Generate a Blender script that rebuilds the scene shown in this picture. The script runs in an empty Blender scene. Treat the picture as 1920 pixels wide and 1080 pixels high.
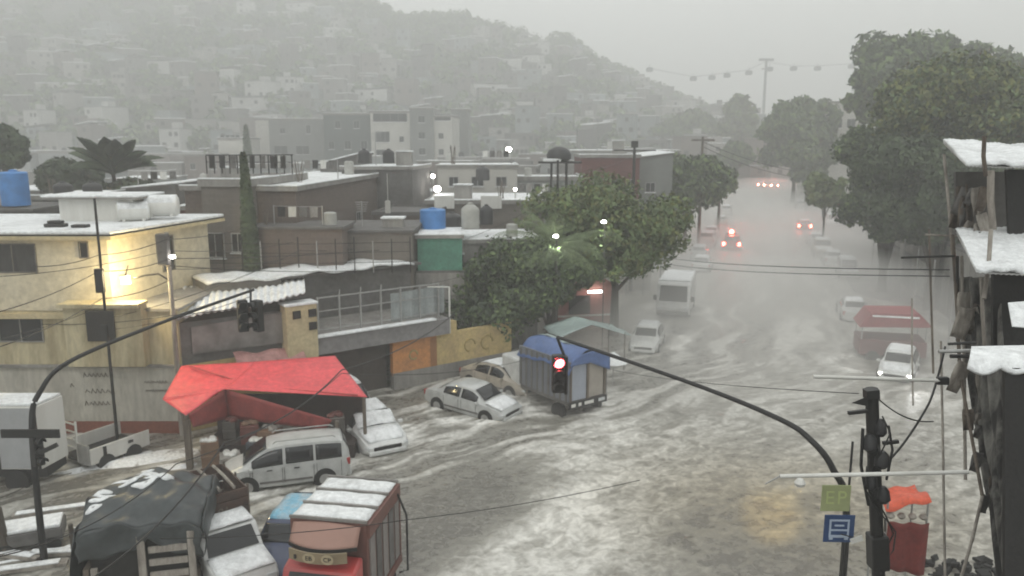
import bpy, math, random
import numpy as np
from mathutils import Vector, Matrix
random.seed(7); rng = np.random.default_rng(11)
S = bpy.context.scene
C = S.collection
R = math.radians
# ---------------------------------------------------------------- camera, sky, sun, exposure
CAMZ = 12.0; F = 1500.0; TH = math.atan(280/1500)
cam = bpy.data.objects.new('camera', bpy.data.cameras.new('camera')); C.objects.link(cam)
cam.location = (0, 0, CAMZ); cam.rotation_euler = (math.pi/2-TH, 0, 0)
cam.data.sensor_width = 36; cam.data.lens = 36*F/1920; cam.data.clip_end = 4000; cam.data.clip_start = .1
cam.data.dof.use_dof = True; cam.data.dof.focus_distance = 5.0; cam.data.dof.aperture_fstop = 2.6   # the phone's soft focus
S.camera = cam
w = bpy.data.worlds.new('World'); S.world = w; w.use_nodes = True
nt = w.node_tree; bg = nt.nodes['Background']
sky = nt.nodes.new('ShaderNodeTexSky'); sky.sky_type = 'NISHITA'; sky.sun_disc = False
sky.sun_elevation = R(52); sky.sun_rotation = R(20); sky.dust_density = 6; sky.air_density = 1.0; sky.ozone_density = 1
hs = nt.nodes.new('ShaderNodeHueSaturation'); hs.inputs['Saturation'].default_value = .10
mxs = nt.nodes.new('ShaderNodeMixRGB'); mxs.inputs['Fac'].default_value = .85; mxs.inputs['Color2'].default_value = (7.1, 7.3, 7.1, 1)
nt.links.new(sky.outputs[0], hs.inputs['Color']); nt.links.new(hs.outputs[0], mxs.inputs['Color1']); nt.links.new(mxs.outputs[0], bg.inputs['Color'])
bg.inputs['Strength'].default_value = .10
sl = bpy.data.lights.new('sun', 'SUN'); sl.energy = .5; sl.angle = R(25); sl.color = (1, .97, .93)
so = bpy.data.objects.new('sun', sl); C.objects.link(so)
so.rotation_euler = (R(38), 0, R(-20)); so.location = (0, 0, 60)
S.view_settings.view_transform = 'Standard'; S.view_settings.look = 'None'; S.view_settings.gamma = 1
S.view_settings.exposure = 0.62; S.view_settings.use_curve_mapping = False
cy = S.cycles; cy.use_denoising = True; cy.max_bounces = 6; cy.diffuse_bounces = 3; cy.glossy_bounces = 3; cy.volume_bounces = 2
cy.transparent_max_bounces = 8; cy.sample_clamp_indirect = 4

# ---------------------------------------------------------------- helpers
CT, ST = math.cos(TH), math.sin(TH)
def ray(px, py):
    v = 540-py
    return ((px-960), F*CT+v*ST, -F*ST+v*CT)
def G(px, py, z=0.0):
    d = ray(px, py); k = (z-CAMZ)/d[2]; return Vector((d[0]*k, d[1]*k, z))
def P(px, py, Y):
    d = ray(px, py); k = Y/d[1]; return Vector((d[0]*k, Y, CAMZ+d[2]*k))

class MB:
    def __init__(s): s.v = []; s.f = []; s.m = []; s.M = Matrix.Identity(4)
    def add(s, vs, fs, mi=0):
        n = len(s.v); s.v += [s.M @ Vector(p) for p in vs]
        s.f += [tuple(i+n for i in f) for f in fs]; s.m += [mi]*len(fs); return s
    def at(s, loc=(0,0,0), rz=0, rx=0, ry=0):
        s.M = Matrix.Translation(loc) @ Matrix.Rotation(rz,4,'Z') @ Matrix.Rotation(ry,4,'Y') @ Matrix.Rotation(rx,4,'X'); return s
    def box(s, c, d, mi=0, rz=0, rx=0, ry=0, taper=1.0):
        hx, hy, hz = d[0]/2, d[1]/2, d[2]/2
        m = Matrix.Translation(c) @ Matrix.Rotation(rz,4,'Z') @ Matrix.Rotation(ry,4,'Y') @ Matrix.Rotation(rx,4,'X')
        vs = [m @ Vector((x*hx*(taper if z > 0 else 1), y*hy*(taper if z > 0 else 1), z*hz)) for z in (-1,1) for x, y in ((-1,-1),(1,-1),(1,1),(-1,1))]
        return s.add(vs, [(3,2,1,0),(4,5,6,7),(0,1,5,4),(1,2,6,5),(2,3,7,6),(3,0,4,7)], mi)
    def b2(s, x0, x1, y0, y1, z0, z1, mi=0):
        return s.box(((x0+x1)/2,(y0+y1)/2,(z0+z1)/2), (abs(x1-x0),abs(y1-y0),abs(z1-z0)), mi)
    def tube(s, pts, r, n=8, mi=0, cap=True):
        pts = [Vector(p) for p in pts]; rs = r if isinstance(r, (list, tuple)) else [r]*len(pts)
        vs = []; fs = []
        for i, p in enumerate(pts):
            t = (pts[min(i+1,len(pts)-1)]-pts[max(i-1,0)]).normalized()
            a = Vector((0,0,1)) if abs(t.z) < .9 else Vector((1,0,0))
            u = t.cross(a).normalized(); v = t.cross(u)
            for k in range(n):
                an = 2*math.pi*k/n; vs.append(p+(u*math.cos(an)+v*math.sin(an))*rs[i])
        for i in range(len(pts)-1):
            for k in range(n):
                a = i*n+k; b = i*n+(k+1) % n; fs.append((a, b, b+n, a+n))
        if cap: fs += [tuple(range(n)), tuple(range(len(vs)-1, len(vs)-n-1, -1))]
        return s.add(vs, fs, mi)
    def lathe(s, prof, n=16, mi=0, c=(0,0,0)):
        vs = [(c[0]+r*math.cos(2*math.pi*k/n), c[1]+r*math.sin(2*math.pi*k/n), c[2]+z) for r, z in prof for k in range(n)]
        fs = [(i*n+k, i*n+(k+1)%n, (i+1)*n+(k+1)%n, (i+1)*n+k) for i in range(len(prof)-1) for k in range(n)]
        fs += [tuple(range(n-1,-1,-1)), tuple(range(len(vs)-n, len(vs)))]
        return s.add(vs, fs, mi)
    def prism(s, poly, y0, y1, mi=0, axis='y'):
        n = len(poly)
        f = (lambda a, b, t: (a, t, b)) if axis == 'y' else ((lambda a, b, t: (a, b, t)) if axis == 'z' else (lambda a, b, t: (t, a, b)))
        vs = [f(a, b, y0) for a, b in poly]+[f(a, b, y1) for a, b in poly]
        fs = [tuple(range(n)), tuple(range(2*n-1, n-1, -1))]+[(i, i+n, (i+1)%n+n, (i+1)%n) for i in range(n)]
        return s.add(vs, fs, mi)
    def grid(s, fn, nu, nv, mi=0):
        vs = [fn(i/nu, j/nv) for j in range(nv+1) for i in range(nu+1)]
        fs = [(j*(nu+1)+i, j*(nu+1)+i+1, (j+1)*(nu+1)+i+1, (j+1)*(nu+1)+i) for j in range(nv) for i in range(nu)]
        return s.add(vs, fs, mi)
def link(name, me, parent=None, mats=(), smooth=False):
    o = bpy.data.objects.new(name, me); C.objects.link(o)
    for m in (mats if isinstance(mats, (list, tuple)) else [mats]): me.materials.append(m)
    if parent is not None: o.parent = parent
    if smooth: me.shade_smooth()
    return o
def obj(name, mb, mats, parent=None, smooth=False, bevel=0, solid=0):
    me = bpy.data.meshes.new(name); me.from_pydata([tuple(v) for v in mb.v], [], mb.f)
    me.polygons.foreach_set('material_index', mb.m)
    import bmesh
    b = bmesh.new(); b.from_mesh(me)
    if not solid: bmesh.ops.recalc_face_normals(b, faces=b.faces)
    b.to_mesh(me); b.free()
    o = link(name, me, parent, mats, False)
    if smooth:
        me.shade_smooth()
        if smooth != 2: me.set_sharp_from_angle(angle=R(38))
    if bevel:
        md = o.modifiers.new('bevel', 'BEVEL'); md.width = bevel; md.segments = 2; md.limit_method = 'ANGLE'; md.angle_limit = R(35)
    if solid:
        md = o.modifiers.new('solid', 'SOLIDIFY'); md.thickness = solid; md.offset = 0
    return o
def tag(o, label, cat, group=None):
    o['label'] = label; o['category'] = cat
    if group: o['group'] = group
    return o
def thing(name, label, cat, loc=(0,0,0), rz=0, group=None, rx=0, ry=0):
    o = bpy.data.objects.new(name, None); C.objects.link(o); o.empty_display_size = .3
    o.location = loc; o.rotation_euler = (rx, ry, rz); return tag(o, label, cat, group)
def kind(o, k): o['kind'] = k; return o

# ---------------------------------------------------------------- materials
def mat(name, col, rough=.7, var=.25, scale=2.0, bump=.15, metal=0, col2=None, streak=False, thr=(.4,.6), emit=None, es=0, bscale=None, coat=0):
    m = bpy.data.materials.new(name); m.use_nodes = True; t = m.node_tree; b = t.nodes['Principled BSDF']
    N = t.nodes.new; L = t.links.new
    b.inputs['Roughness'].default_value = rough; b.inputs['Metallic'].default_value = metal
    if coat: b.inputs['Coat Weight'].default_value = coat
    tc = N('ShaderNodeTexCoord'); mp = N('ShaderNodeMapping'); L(tc.outputs['Object'], mp.inputs['Vector'])
    if streak: mp.inputs['Scale'].default_value = (1, 1, .12)
    n1 = N('ShaderNodeTexNoise'); n1.inputs['Scale'].default_value = scale; n1.inputs['Detail'].default_value = 6; n1.inputs['Roughness'].default_value = .62
    L(mp.outputs[0], n1.inputs['Vector'])
    cr = N('ShaderNodeValToRGB'); L(n1.outputs['Fac'], cr.inputs['Fac'])
    cr.color_ramp.elements[0].position = thr[0]-.1 if col2 is None else thr[0]; cr.color_ramp.elements[1].position = thr[1]+.1 if col2 is None else thr[1]
    c2 = col2 if col2 is not None else tuple(c*(1-var) for c in col)
    cr.color_ramp.elements[0].color = (*c2, 1); cr.color_ramp.elements[1].color = (*col, 1)
    if bump > .12:
        n3 = N('ShaderNodeTexNoise'); n3.inputs['Scale'].default_value = scale*5.3; n3.inputs['Detail'].default_value = 5; n3.inputs['Roughness'].default_value = .7
        mp2 = N('ShaderNodeMapping'); mp2.inputs['Scale'].default_value = (1, 1, .3 if streak else 1); mp2.inputs['Location'].default_value = (7,3,1); L(tc.outputs['Object'], mp2.inputs['Vector']); L(mp2.outputs[0], n3.inputs['Vector'])
        mr = N('ShaderNodeMapRange'); mr.inputs['From Min'].default_value = .3; mr.inputs['From Max'].default_value = .7; mr.inputs['To Min'].default_value = .72; mr.inputs['To Max'].default_value = 1.12; L(n3.outputs['Fac'], mr.inputs['Value'])
        mx = N('ShaderNodeMixRGB'); mx.blend_type = 'MULTIPLY'; mx.inputs['Fac'].default_value = 1; L(cr.outputs[0], mx.inputs['Color1']); L(mr.outputs[0], mx.inputs['Color2']); L(mx.outputs[0], b.inputs['Base Color'])
    else: L(cr.outputs[0], b.inputs['Base Color'])
    if bump:
        n2 = N('ShaderNodeTexNoise'); n2.inputs['Scale'].default_value = bscale or scale*6; n2.inputs['Detail'].default_value = 4
        L(tc.outputs['Object'], n2.inputs['Vector'])
        bp = N('ShaderNodeBump'); bp.inputs['Strength'].default_value = bump; bp.inputs['Distance'].default_value = .05
        L(n2.outputs['Fac'], bp.inputs['Height']); L(bp.outputs[0], b.inputs['Normal'])
    if emit is not None:
        b.inputs['Emission Color'].default_value = (*emit, 1); b.inputs['Emission Strength'].default_value = es
    return m
M = {}
M['hail'] = mat('hail', (.82,.84,.85), .75, 0, 1.1, .8, col2=(.56,.57,.57), thr=(.28,.48), bscale=14)
M['hail_patchy'] = mat('patchy_hail', (.82,.84,.85), .7, 0, 1.6, .7, col2=(.26,.25,.24), thr=(.34,.44))
M['yellow'] = mat('yellow_plaster', (.60,.545,.415), .8, 0, .6, .2, col2=(.52,.465,.345), thr=(.3,.66))
M['ochre'] = mat('stained_ochre_plaster', (.52,.46,.30), .8, 0, 1.1, .25, col2=(.33,.27,.16), streak=True, thr=(.36,.6))
M['cream'] = mat('cream_plaster', (.60,.50,.30), .8, .25, 1, .2)
M['white_wall'] = mat('dirty_white_wall', (.50,.48,.42), .8, 0, .9, .2, col2=(.32,.30,.26), streak=True, thr=(.3,.6))
M['redband'] = mat('red_oxide_band', (.28,.085,.05), .8, .4, 2, .2)
M['concrete'] = mat('concrete', (.30,.29,.27), .85, 0, .8, .3, col2=(.18,.17,.16), streak=True, thr=(.3,.65))
M['concrete_dark'] = mat('dark_concrete', (.15,.145,.14), .85, 0, .8, .3, col2=(.09,.085,.08), thr=(.3,.65))
M['far_white'] = mat('pale_render', (.52,.51,.47), .85, .2, .5, .1)
M['far_grey'] = mat('grey_render', (.22,.23,.22), .85, .3, .5, .1)
M['far_dark'] = mat('dark_facade', (.10,.12,.115), .7, .3, .4, .1)
M['maroon'] = mat('maroon_wall', (.15,.05,.045), .85, .35, 1, .2)
M['glass'] = mat('dark_glass', (.018,.02,.023), .12, .3, 2, 0)
M['black'] = mat('black_metal', (.012,.012,.012), .5, .3, 4, .1)
M['dark'] = mat('dark_void', (.02,.019,.018), .8, .4, 2, .3)
M['steel'] = mat('galvanised_steel', (.42,.42,.41), .45, .3, 5, .1, metal=.5)
M['whitepaint'] = mat('white_paint', (.66,.66,.63), .45, 0, 1.2, .05, col2=(.48,.47,.43), streak=True, thr=(.25,.6))
M['wood'] = mat('weathered_wood', (.17,.14,.11), .85, 0, 3, .5, col2=(.07,.055,.045), streak=True, thr=(.35,.6))
M['palewood'] = mat('pale_wet_wood', (.36,.33,.29), .8, 0, 3, .5, col2=(.17,.15,.13), streak=True, thr=(.35,.6))
M['rubber'] = mat('rubber', (.016,.016,.016), .8, .3, 6, .1)
M['lamp_red'] = mat('red_lamp', (.5,.02,.02), .3, .1, 2, 0, emit=(1,.09,.06), es=55)
M['lamp_far'] = mat('far_tail_lamp', (.5,.05,.03), .3, .1, 2, 0, emit=(1,.25,.16), es=260)
M['tail_red'] = mat('tail_lamp_lens', (.35,.02,.02), .25, .1, 2, 0)
M['lamp_warm'] = mat('warm_lamp', (.9,.8,.5), .3, .1, 2, 0, emit=(1,.82,.45), es=40)
M['lamp_white'] = mat('white_lamp', (.9,.9,.9), .3, .1, 2, 0, emit=(1,.95,.88), es=14)
M['lens'] = mat('headlamp_lens', (.55,.57,.58), .15, .1, 2, 0)
M['tank_black'] = mat('black_tank', (.02,.02,.022), .5, .3, 2, .1)
M['tank_blue'] = mat('blue_tank', (.06,.23,.56), .5, .3, 2, .1)
M['tank_grey'] = mat('grey_tank', (.42,.42,.39), .6, .3, 2, .1)
M['tank_cream'] = mat('cream_tank', (.55,.52,.42), .6, .3, 2, .1)
M['greenwall'] = mat('green_sheet', (.09,.28,.20), .6, .35, 1.5, .2)
M['asphalt'] = mat('wet_asphalt', (.07,.065,.058), .35, .3, 3, .4)
M['pavement'] = mat('slushy_pavement', (.50,.49,.46), .6, 0, .55, .6, col2=(.13,.115,.095), thr=(.42,.58), bscale=9)
def brick(name, c1, c2, mortar, sc=3.0):
    m = mat(name, c1, .85, .2, 1, .2); t = m.node_tree; b = t.nodes['Principled BSDF']; N = t.nodes.new; L = t.links.new
    cr = b.inputs['Base Color'].links[0].from_socket
    br = N('ShaderNodeTexBrick'); br.inputs['Scale'].default_value = sc; br.inputs['Color1'].default_value = (*c1,1); br.inputs['Color2'].default_value = (*c2,1)
    br.inputs['Mortar'].default_value = (*mortar,1); br.inputs['Mortar Size'].default_value = .025; br.inputs['Brick Width'].default_value = 1.2; br.inputs['Row Height'].default_value = .6
    tc = N('ShaderNodeTexCoord'); sp = N('ShaderNodeSeparateXYZ'); ad = N('ShaderNodeMath'); cb = N('ShaderNodeCombineXYZ')
    L(tc.outputs['Object'], sp.inputs[0]); L(sp.outputs[0], ad.inputs[0]); L(sp.outputs[1], ad.inputs[1]); L(ad.outputs[0], cb.inputs[0]); L(sp.outputs[2], cb.inputs[1]); L(cb.outputs[0], br.inputs['Vector'])
    mx = N('ShaderNodeMixRGB'); mx.blend_type = 'MIX'; mx.inputs['Fac'].default_value = .55; L(br.outputs['Color'], mx.inputs['Color1']); L(cr, mx.inputs['Color2']); L(mx.outputs[0], b.inputs['Base Color'])
    return m
M['brick'] = brick('brown_brick', (.145,.112,.095), (.105,.083,.072), (.17,.15,.135))
M['brick2'] = brick('grey_block', (.165,.145,.125), (.13,.115,.10), (.20,.18,.16), 2.2)
def leafm(name, a, b): return mat(name, a, .75, 0, .9, .3, col2=b, thr=(.38,.62), bscale=5)
M['leaf'] = leafm('leaves_green', (.165,.23,.08), (.065,.10,.038))
M['leaf_dark'] = leafm('leaves_dark', (.078,.112,.050), (.034,.052,.026))
M['leaf_olive'] = leafm('leaves_olive', (.175,.19,.050), (.070,.085,.028))
M['leaf_light'] = leafm('leaves_light', (.17,.20,.08), (.08,.11,.045))
M['frond'] = leafm('fronds_pale', (.20,.26,.13), (.09,.13,.055))
M['bark'] = mat('bark', (.09,.075,.06), .9, .4, 3, .5, streak=True)
M['tarp_red'] = mat('red_tarp', (.80,.095,.11), .5, .22, 1.0, .6, bscale=4)
M['tarp_red_dark'] = mat('red_tarp_side', (.60,.085,.08), .55, .3, 1.0, .3, bscale=3)
M['tarp_black'] = mat('charcoal_tarp', (.055,.065,.068), .45, .4, 1.2, .4, bscale=3)
M['tarp_blue'] = mat('blue_tarp', (.10,.17,.38), .5, .3, 1.2, .3)
M['tarp_pale'] = mat('pale_tarp', (.36,.44,.43), .5, .25, 1.2, .3)
M['tarp_pink'] = mat('pink_awning', (.50,.27,.25), .6, 0, 1.4, .3, col2=(.30,.14,.13), thr=(.35,.6))
M['orange_wall'] = mat('orange_wall', (.62,.27,.09), .8, 0, .9, .2, col2=(.46,.22,.09), thr=(.3,.6))
M['lemon_wall'] = mat('faded_lemon_wall', (.58,.45,.20), .8, 0, 1.2, .2, col2=(.46,.34,.17), thr=(.35,.6))
# ---------------------------------------------------------------- noise
_T = rng.random((256, 256))
def vn(x, y):
    xi = np.floor(x).astype(int); yi = np.floor(y).astype(int); fx = x-xi; fy = y-yi
    fx = fx*fx*(3-2*fx); fy = fy*fy*(3-2*fy); a = xi & 255; b = yi & 255; a1 = (xi+1) & 255; b1 = (yi+1) & 255
    return (_T[a,b]*(1-fx)+_T[a1,b]*fx)*(1-fy)+(_T[a,b1]*(1-fx)+_T[a1,b1]*fx)*fy
def fbm(x, y, o=5, g=.5):
    s = 0; a = 1; t = 0
    for i in range(o): s = s+a*vn(x*2**i+17.3*i, y*2**i+5.1*i); t += a; a *= g
    return s/t
def sm(a, b, x): t = np.clip((x-a)/(b-a), 0, 1); return t*t*(3-2*t)
UX, UY = .292, .956           # direction of the avenue
def ax(Y, a): return a+.305*(Y-60)   # a line parallel to the avenue, a = its x where Y is 60

# ---------------------------------------------------------------- ground, hill, roads, water
m = MB(); m.add([(-780,-150,0),(780,-150,0),(780,1400,0),(-780,1400,0)], [(0,1,2,3)])
kind(obj('ground', m, mat('ground', (.16,.15,.13), .7, .4, .3, .4)), 'structure')
RP = [(-1500,-20),(-200,-60),(0,-50),(300,-40),(600,-22),(700,-6),(740,4),(850,22),(950,46),(1000,64),(1050,55),(1085,70),(1112,104),(1150,118),(1200,142),(1260,165),(1330,192),(1385,226),(1425,262),(4000,262)]
RD = 450.0
rx_ = np.array([P(px, py, RD).x for px, py in RP]); rz_ = np.array([P(px, py, RD).z for px, py in RP])
rz_[0] = rz_[1]
def hillz(x, y):
    x = np.asarray(x, float); y = np.asarray(y, float)
    h = np.interp(x, rx_, rz_)
    h = h-6.0*np.clip(h/30,0,1)+(fbm(x/22+3, y/0.9e9+7, 3)-.5)*6
    t = (y-185)/(RD-185)
    g = np.where(t < 1, np.clip(t,0,1)**1.15, np.clip(1-(t-1)*.8, 0, 1))
    g = g*(1+0*x)
    b = (fbm(x/45, y/45)-.5)*22*np.clip(t,0,1)*np.clip(1.2-t, .15, 1)
    return np.maximum(h*g+b-1.0, -1.5)
def heightmesh(name, X, Y, Z, mats, parent=None, smooth=True):
    ny, nx = X.shape; me = bpy.data.meshes.new(name)
    co = np.stack([X, Y, Z], -1).reshape(-1, 3)
    i = np.arange(nx*ny).reshape(ny, nx)
    q = np.stack([i[:-1,:-1], i[:-1,1:], i[1:,1:], i[1:,:-1]], -1).reshape(-1, 4)
    me.vertices.add(len(co)); me.vertices.foreach_set('co', co.ravel())
    me.loops.add(q.size); me.loops.foreach_set('vertex_index', q.ravel())
    me.polygons.add(len(q)); me.polygons.foreach_set('loop_start', np.arange(0, q.size, 4)); me.polygons.foreach_set('loop_total', np.full(len(q), 4))
    me.update(calc_edges=True); me.validate()
    return link(name, me, parent, mats, smooth)
X, Y = np.meshgrid(np.linspace(-420, 420, 211), np.linspace(180, 640, 116))
kind(heightmesh('hill', X, Y, hillz(X, Y), mat('hillside_scrub', (.075,.085,.065), .9, 0, .05, .5, col2=(.04,.046,.038), bscale=.4)), 'structure')

m = MB(); a0 = -60.0
pts = [(ax(8, 11.5), 8), (ax(60, 11.5), 60), (ax(720, 11.5), 720), (ax(720, 28), 720), (ax(60, 28), 60), (ax(8, 28), 8)]
m.add([(x, y, .004) for x, y in pts], [tuple(range(6))])
kind(obj('avenue', m, M['asphalt']), 'structure')
m = MB(); m.add([(-50, 12, .008), (6, 12, .008), (6, 42, .008), (-3, 38.2, .008), (-13.5, 30.4, .008), (-50, 30.4, .008)], [tuple(range(6))])
kind(obj('cross_street', m, M['asphalt']), 'structure')

# pavement along the yellow house and the street wall, with a kerb step
LA, LB = Vector((-13.5, 31, 0)), Vector((-3, 38.7, 0)); LD = (LB-LA).normalized(); LN = Vector((LD.y, -LD.x, 0))
LANG = math.atan2(LD.y, LD.x)
def Lp(t, off=0, z=0): p = LA+(LB-LA)*t+LN*off; p.z = z; return p
m = MB()
fr = [(-40, 28.6), (-14.2, 28.6)]+[tuple(Lp(t, 1.7)[:2]) for t in (.1, .5, 1.0, 1.45)]
bk = [(-40, 31), (-13.5, 31)]+[tuple(Lp(t, 0)[:2]) for t in (.1, .5, 1.0, 1.45)]
n = len(fr)
m.add([(x, y, .15) for x, y in fr]+[(x, y, .15) for x, y in bk]+[(x, y, -.1) for x, y in fr],
      [(i, i+1, n+i+1, n+i) for i in range(n-1)]+[(i, 2*n+i, 2*n+i+1, i+1) for i in range(n-1)])
kind(obj('pavement', m, M['pavement']), 'structure')
# right-hand pavement
m = MB(); f = [(ax(y, 26.5), y) for y in (25, 60, 120, 240)]; b = [(ax(y, 31), y) for y in (25, 60, 120, 240)]
m.add([(x, y, .14) for x, y in f]+[(x, y, .14) for x, y in b]+[(x, y, -.1) for x, y in f], [(i, i+1, 5+i, 4+i) for i in range(3)]+[(i, 8+i, 9+i, i+1) for i in range(3)])
kind(obj('far_pavement', m, M['concrete']), 'structure')

# flood water: one displaced sheet per resolution, foam kept as an attribute
def water_fields(X, Y):
    wx = X+3.0*(fbm(X/5, Y/5, 4)-.5); wy = Y+3.0*(fbm(X/5+40, Y/5+9, 4)-.5)
    # along-flow frames: avenue and intersection
    a1 = math.atan2(UY, UX); a2 = math.atan2(.60, .80)
    def frame(a): return wx*math.cos(a)+wy*math.sin(a), -wx*math.sin(a)+wy*math.cos(a)
    s1, n1 = frame(a1); s2, n2 = frame(a2)
    st1 = fbm(s1/9, n1/.9, 5, .55); st2 = fbm(s2/3.6+3, n2/.42, 5, .6)
    k = sm(36, 56, Y+.25*X)
    streak = st2*(1-k)+st1*k
    wx2 = X+1.6*(fbm(X/1.3, Y/1.3, 3)-.5)+2*(fbm(X/4, Y/4, 2)-.5); wy2 = Y+1.6*(fbm(X/1.3+8, Y/1.3+2, 3)-.5)
    churn = 1-np.abs(fbm(wx2/.7, wy2/.6, 5, .68)-.5)*4.6
    churn = np.clip(churn, 0, 1)
    big = fbm(X/7+5, Y/7+1, 3)
    # zones: the boundary from (-7,25.5) to (7,37); the calm wedge; the churn near the camera
    def zx(px, py): g = G(px, py); return g.x, g.y
    ax0, ay0 = zx(740, 915); ax1, ay1 = zx(1190, 765)
    dx, dy = ax1-ax0, ay1-ay0; ln = math.hypot(dx, dy); d = ((X-ax0)*dy-(Y-ay0)*dx)/ln   # >0: camera side
    near = sm(-.6, 2.2, d+1.5*(big-.5))
    cx, cy = zx(850, 985); dd = np.sqrt(((X-cx)*.75-(Y-cy)*.45)**2/7.5+((X-cx)*.55+(Y-cy)*.8)**2/20)
    calm = 1-sm(.45, 1.15, dd+.9*(big-.5))
    cx2, cy2 = zx(1060, 930)
    zone = np.exp(-(((X-cx2-.12*(Y-cy2))/3.0)**2+((Y-cy2-1)/7.5)**2))
    fstreak = sm(.40, .62, streak)
    k2 = sm(44, 62, Y)
    foam_left = sm(.40, .64, streak)*.52+.13
    foam_ch = .20+.36*churn+.38*zone-.20*sm(24,42,Y)*churn+.27*(sm(.36,.66,streak)-.5)*(.25+.75*sm(22,36,Y))+.34*(big-.5)+.14*sm(24,38,Y)-.24*np.exp(-(((X-7.5)/4)**2+((Y-21)/4)**2))
    foam = foam_left*(1-near)+foam_ch*near
    foam = foam*(1-calm)+(.03+.05*streak)*calm
    av = .47+.24*(sm(.38,.66,streak)-.5)+.16*(big-.5)
    foam = foam*(1-k2)+av*k2
    z = .19+((fbm(wx2/.9, wy2/.7, 4)-.5)*.26*near*(1-calm)*(.5+zone)+(streak-.5)*.08*(1-calm))*(1-.7*k2)
    warm_tint = near*(1-calm)*np.exp(-(((X-zx(1480,960)[0])/5)**2+((Y-zx(1480,960)[1])/4.5)**2))  # yellow-brown tint, strongest right of the churn and fading outward
    foam = foam-.22*np.exp(-(((X+14)/5.5)**2+((Y-24)/3.2)**2))
    for vx, vy, vr in ((-1.75,34.0,1.9),(-.5,37.3,1.8),(2.2,34.6,1.9),(-5.75,30.6,1.8),(-7.95,26.95,2.0),(-6.1,21.8,1.6),(9.0,46,1.7),(12,55.5,2.0),(18.8,41,1.7)):
        dd_ = np.hypot(X-vx, Y-vy)+.9*(big-.5)+.5*(churn-.5); ring = np.exp(-((dd_-vr)/.38)**2); foam = foam+.34*ring*(.4+churn); z = z+.07*ring*(.3+churn)
        z = z+.05*np.exp(-((dd_-vr-1.0)/.35)**2)
    return z, np.clip(foam, 0, 1), np.clip(warm_tint, 0, 1)
wm = bpy.data.materials.new('flood_water'); wm.use_nodes = True; t = wm.node_tree; b = t.nodes['Principled BSDF']; N = t.nodes.new; L = t.links.new
at = N('ShaderNodeAttribute'); at.attribute_name = 'foam'; at2 = N('ShaderNodeAttribute'); at2.attribute_name = 'warm_tint'
tc = N('ShaderNodeTexCoord'); nz = N('ShaderNodeTexNoise'); nz.inputs['Scale'].default_value = 2.6; nz.inputs['Detail'].default_value = 9; nz.inputs['Roughness'].default_value = .72; nz.inputs['Distortion'].default_value = 1.0
L(tc.outputs['Object'], nz.inputs['Vector'])
ma = N('ShaderNodeMath'); ma.operation = 'MULTIPLY_ADD'; ma.inputs[1].default_value = 1.15; ma.inputs[2].default_value = -.575; L(nz.outputs['Fac'], ma.inputs[0])
ad = N('ShaderNodeMath'); ad.operation = 'ADD'; ad.use_clamp = True; L(at.outputs['Fac'], ad.inputs[0]); L(ma.outputs[0], ad.inputs[1])
cr = N('ShaderNodeValToRGB'); e = cr.color_ramp.elements; e[0].position = 0; e[0].color = (.13,.122,.105,1); e[1].position = .95; e[1].color = (.77,.76,.72,1)
e2 = e.new(.35); e2.color = (.26,.25,.22,1); e3 = e.new(.62); e3.color = (.47,.46,.425,1); L(ad.outputs[0], cr.inputs['Fac'])
mx = N('ShaderNodeMixRGB'); mx.blend_type = 'MULTIPLY'; mx.inputs['Color2'].default_value = (.86,.74,.54,1); mf = N('ShaderNodeMath'); mf.operation = 'MULTIPLY'; mf.inputs[1].default_value = .75
L(at2.outputs['Fac'], mf.inputs[0]); L(mf.outputs[0], mx.inputs['Fac']); L(cr.outputs[0], mx.inputs['Color1']); L(mx.outputs[0], b.inputs['Base Color'])
mr = N('ShaderNodeMapRange'); mr.inputs['To Min'].default_value = .22; mr.inputs['To Max'].default_value = .7; L(ad.outputs[0], mr.inputs['Value']); L(mr.outputs[0], b.inputs['Roughness'])
nb = N('ShaderNodeTexNoise'); nb.inputs['Scale'].default_value = 4.5; nb.inputs['Detail'].default_value = 6; nb.inputs['Distortion'].default_value = .8; L(tc.outputs['Object'], nb.inputs['Vector'])
bp = N('ShaderNodeBump'); bp.inputs['Strength'].default_value = .55; bp.inputs['Distance'].default_value = .09; L(nb.outputs['Fac'], bp.inputs['Height']); L(bp.outputs[0], b.inputs['Normal'])
xs = np.arange(-32, 34, .12); ys = np.concatenate([np.arange(13, 46, .12), np.arange(46, 90, .3), np.arange(90, 700, 2.5)])
X, Y = np.meshgrid(xs, ys)
X = X+np.where(Y > 46, (Y-46)*.305, 0)*1.0
# beyond the intersection the sheet narrows to the avenue
k = sm(47, 62, Y); lo = ax(Y, 8.5); hi = ax(Y, 26.4)
tt = (X-(xs[0]+np.maximum(Y-46,0)*.305))/(xs[-1]-xs[0])
X = X*(1-k)+(lo+(hi-lo)*tt)*k
Z, foam, warm_tint = water_fields(X, Y)
# left of the kerb the sheet stays under the pavement
Z = np.where(Y > 62, Z*.4+.08, Z)
wo = heightmesh('flood_water', X, Y, Z, wm); kind(wo, 'structure')
for nm, arr in (('foam', foam), ('warm_tint', warm_tint)):
    a = wo.data.attributes.new(nm, 'FLOAT', 'POINT'); a.data.foreach_set('value', arr.ravel().astype(np.float32))

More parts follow.
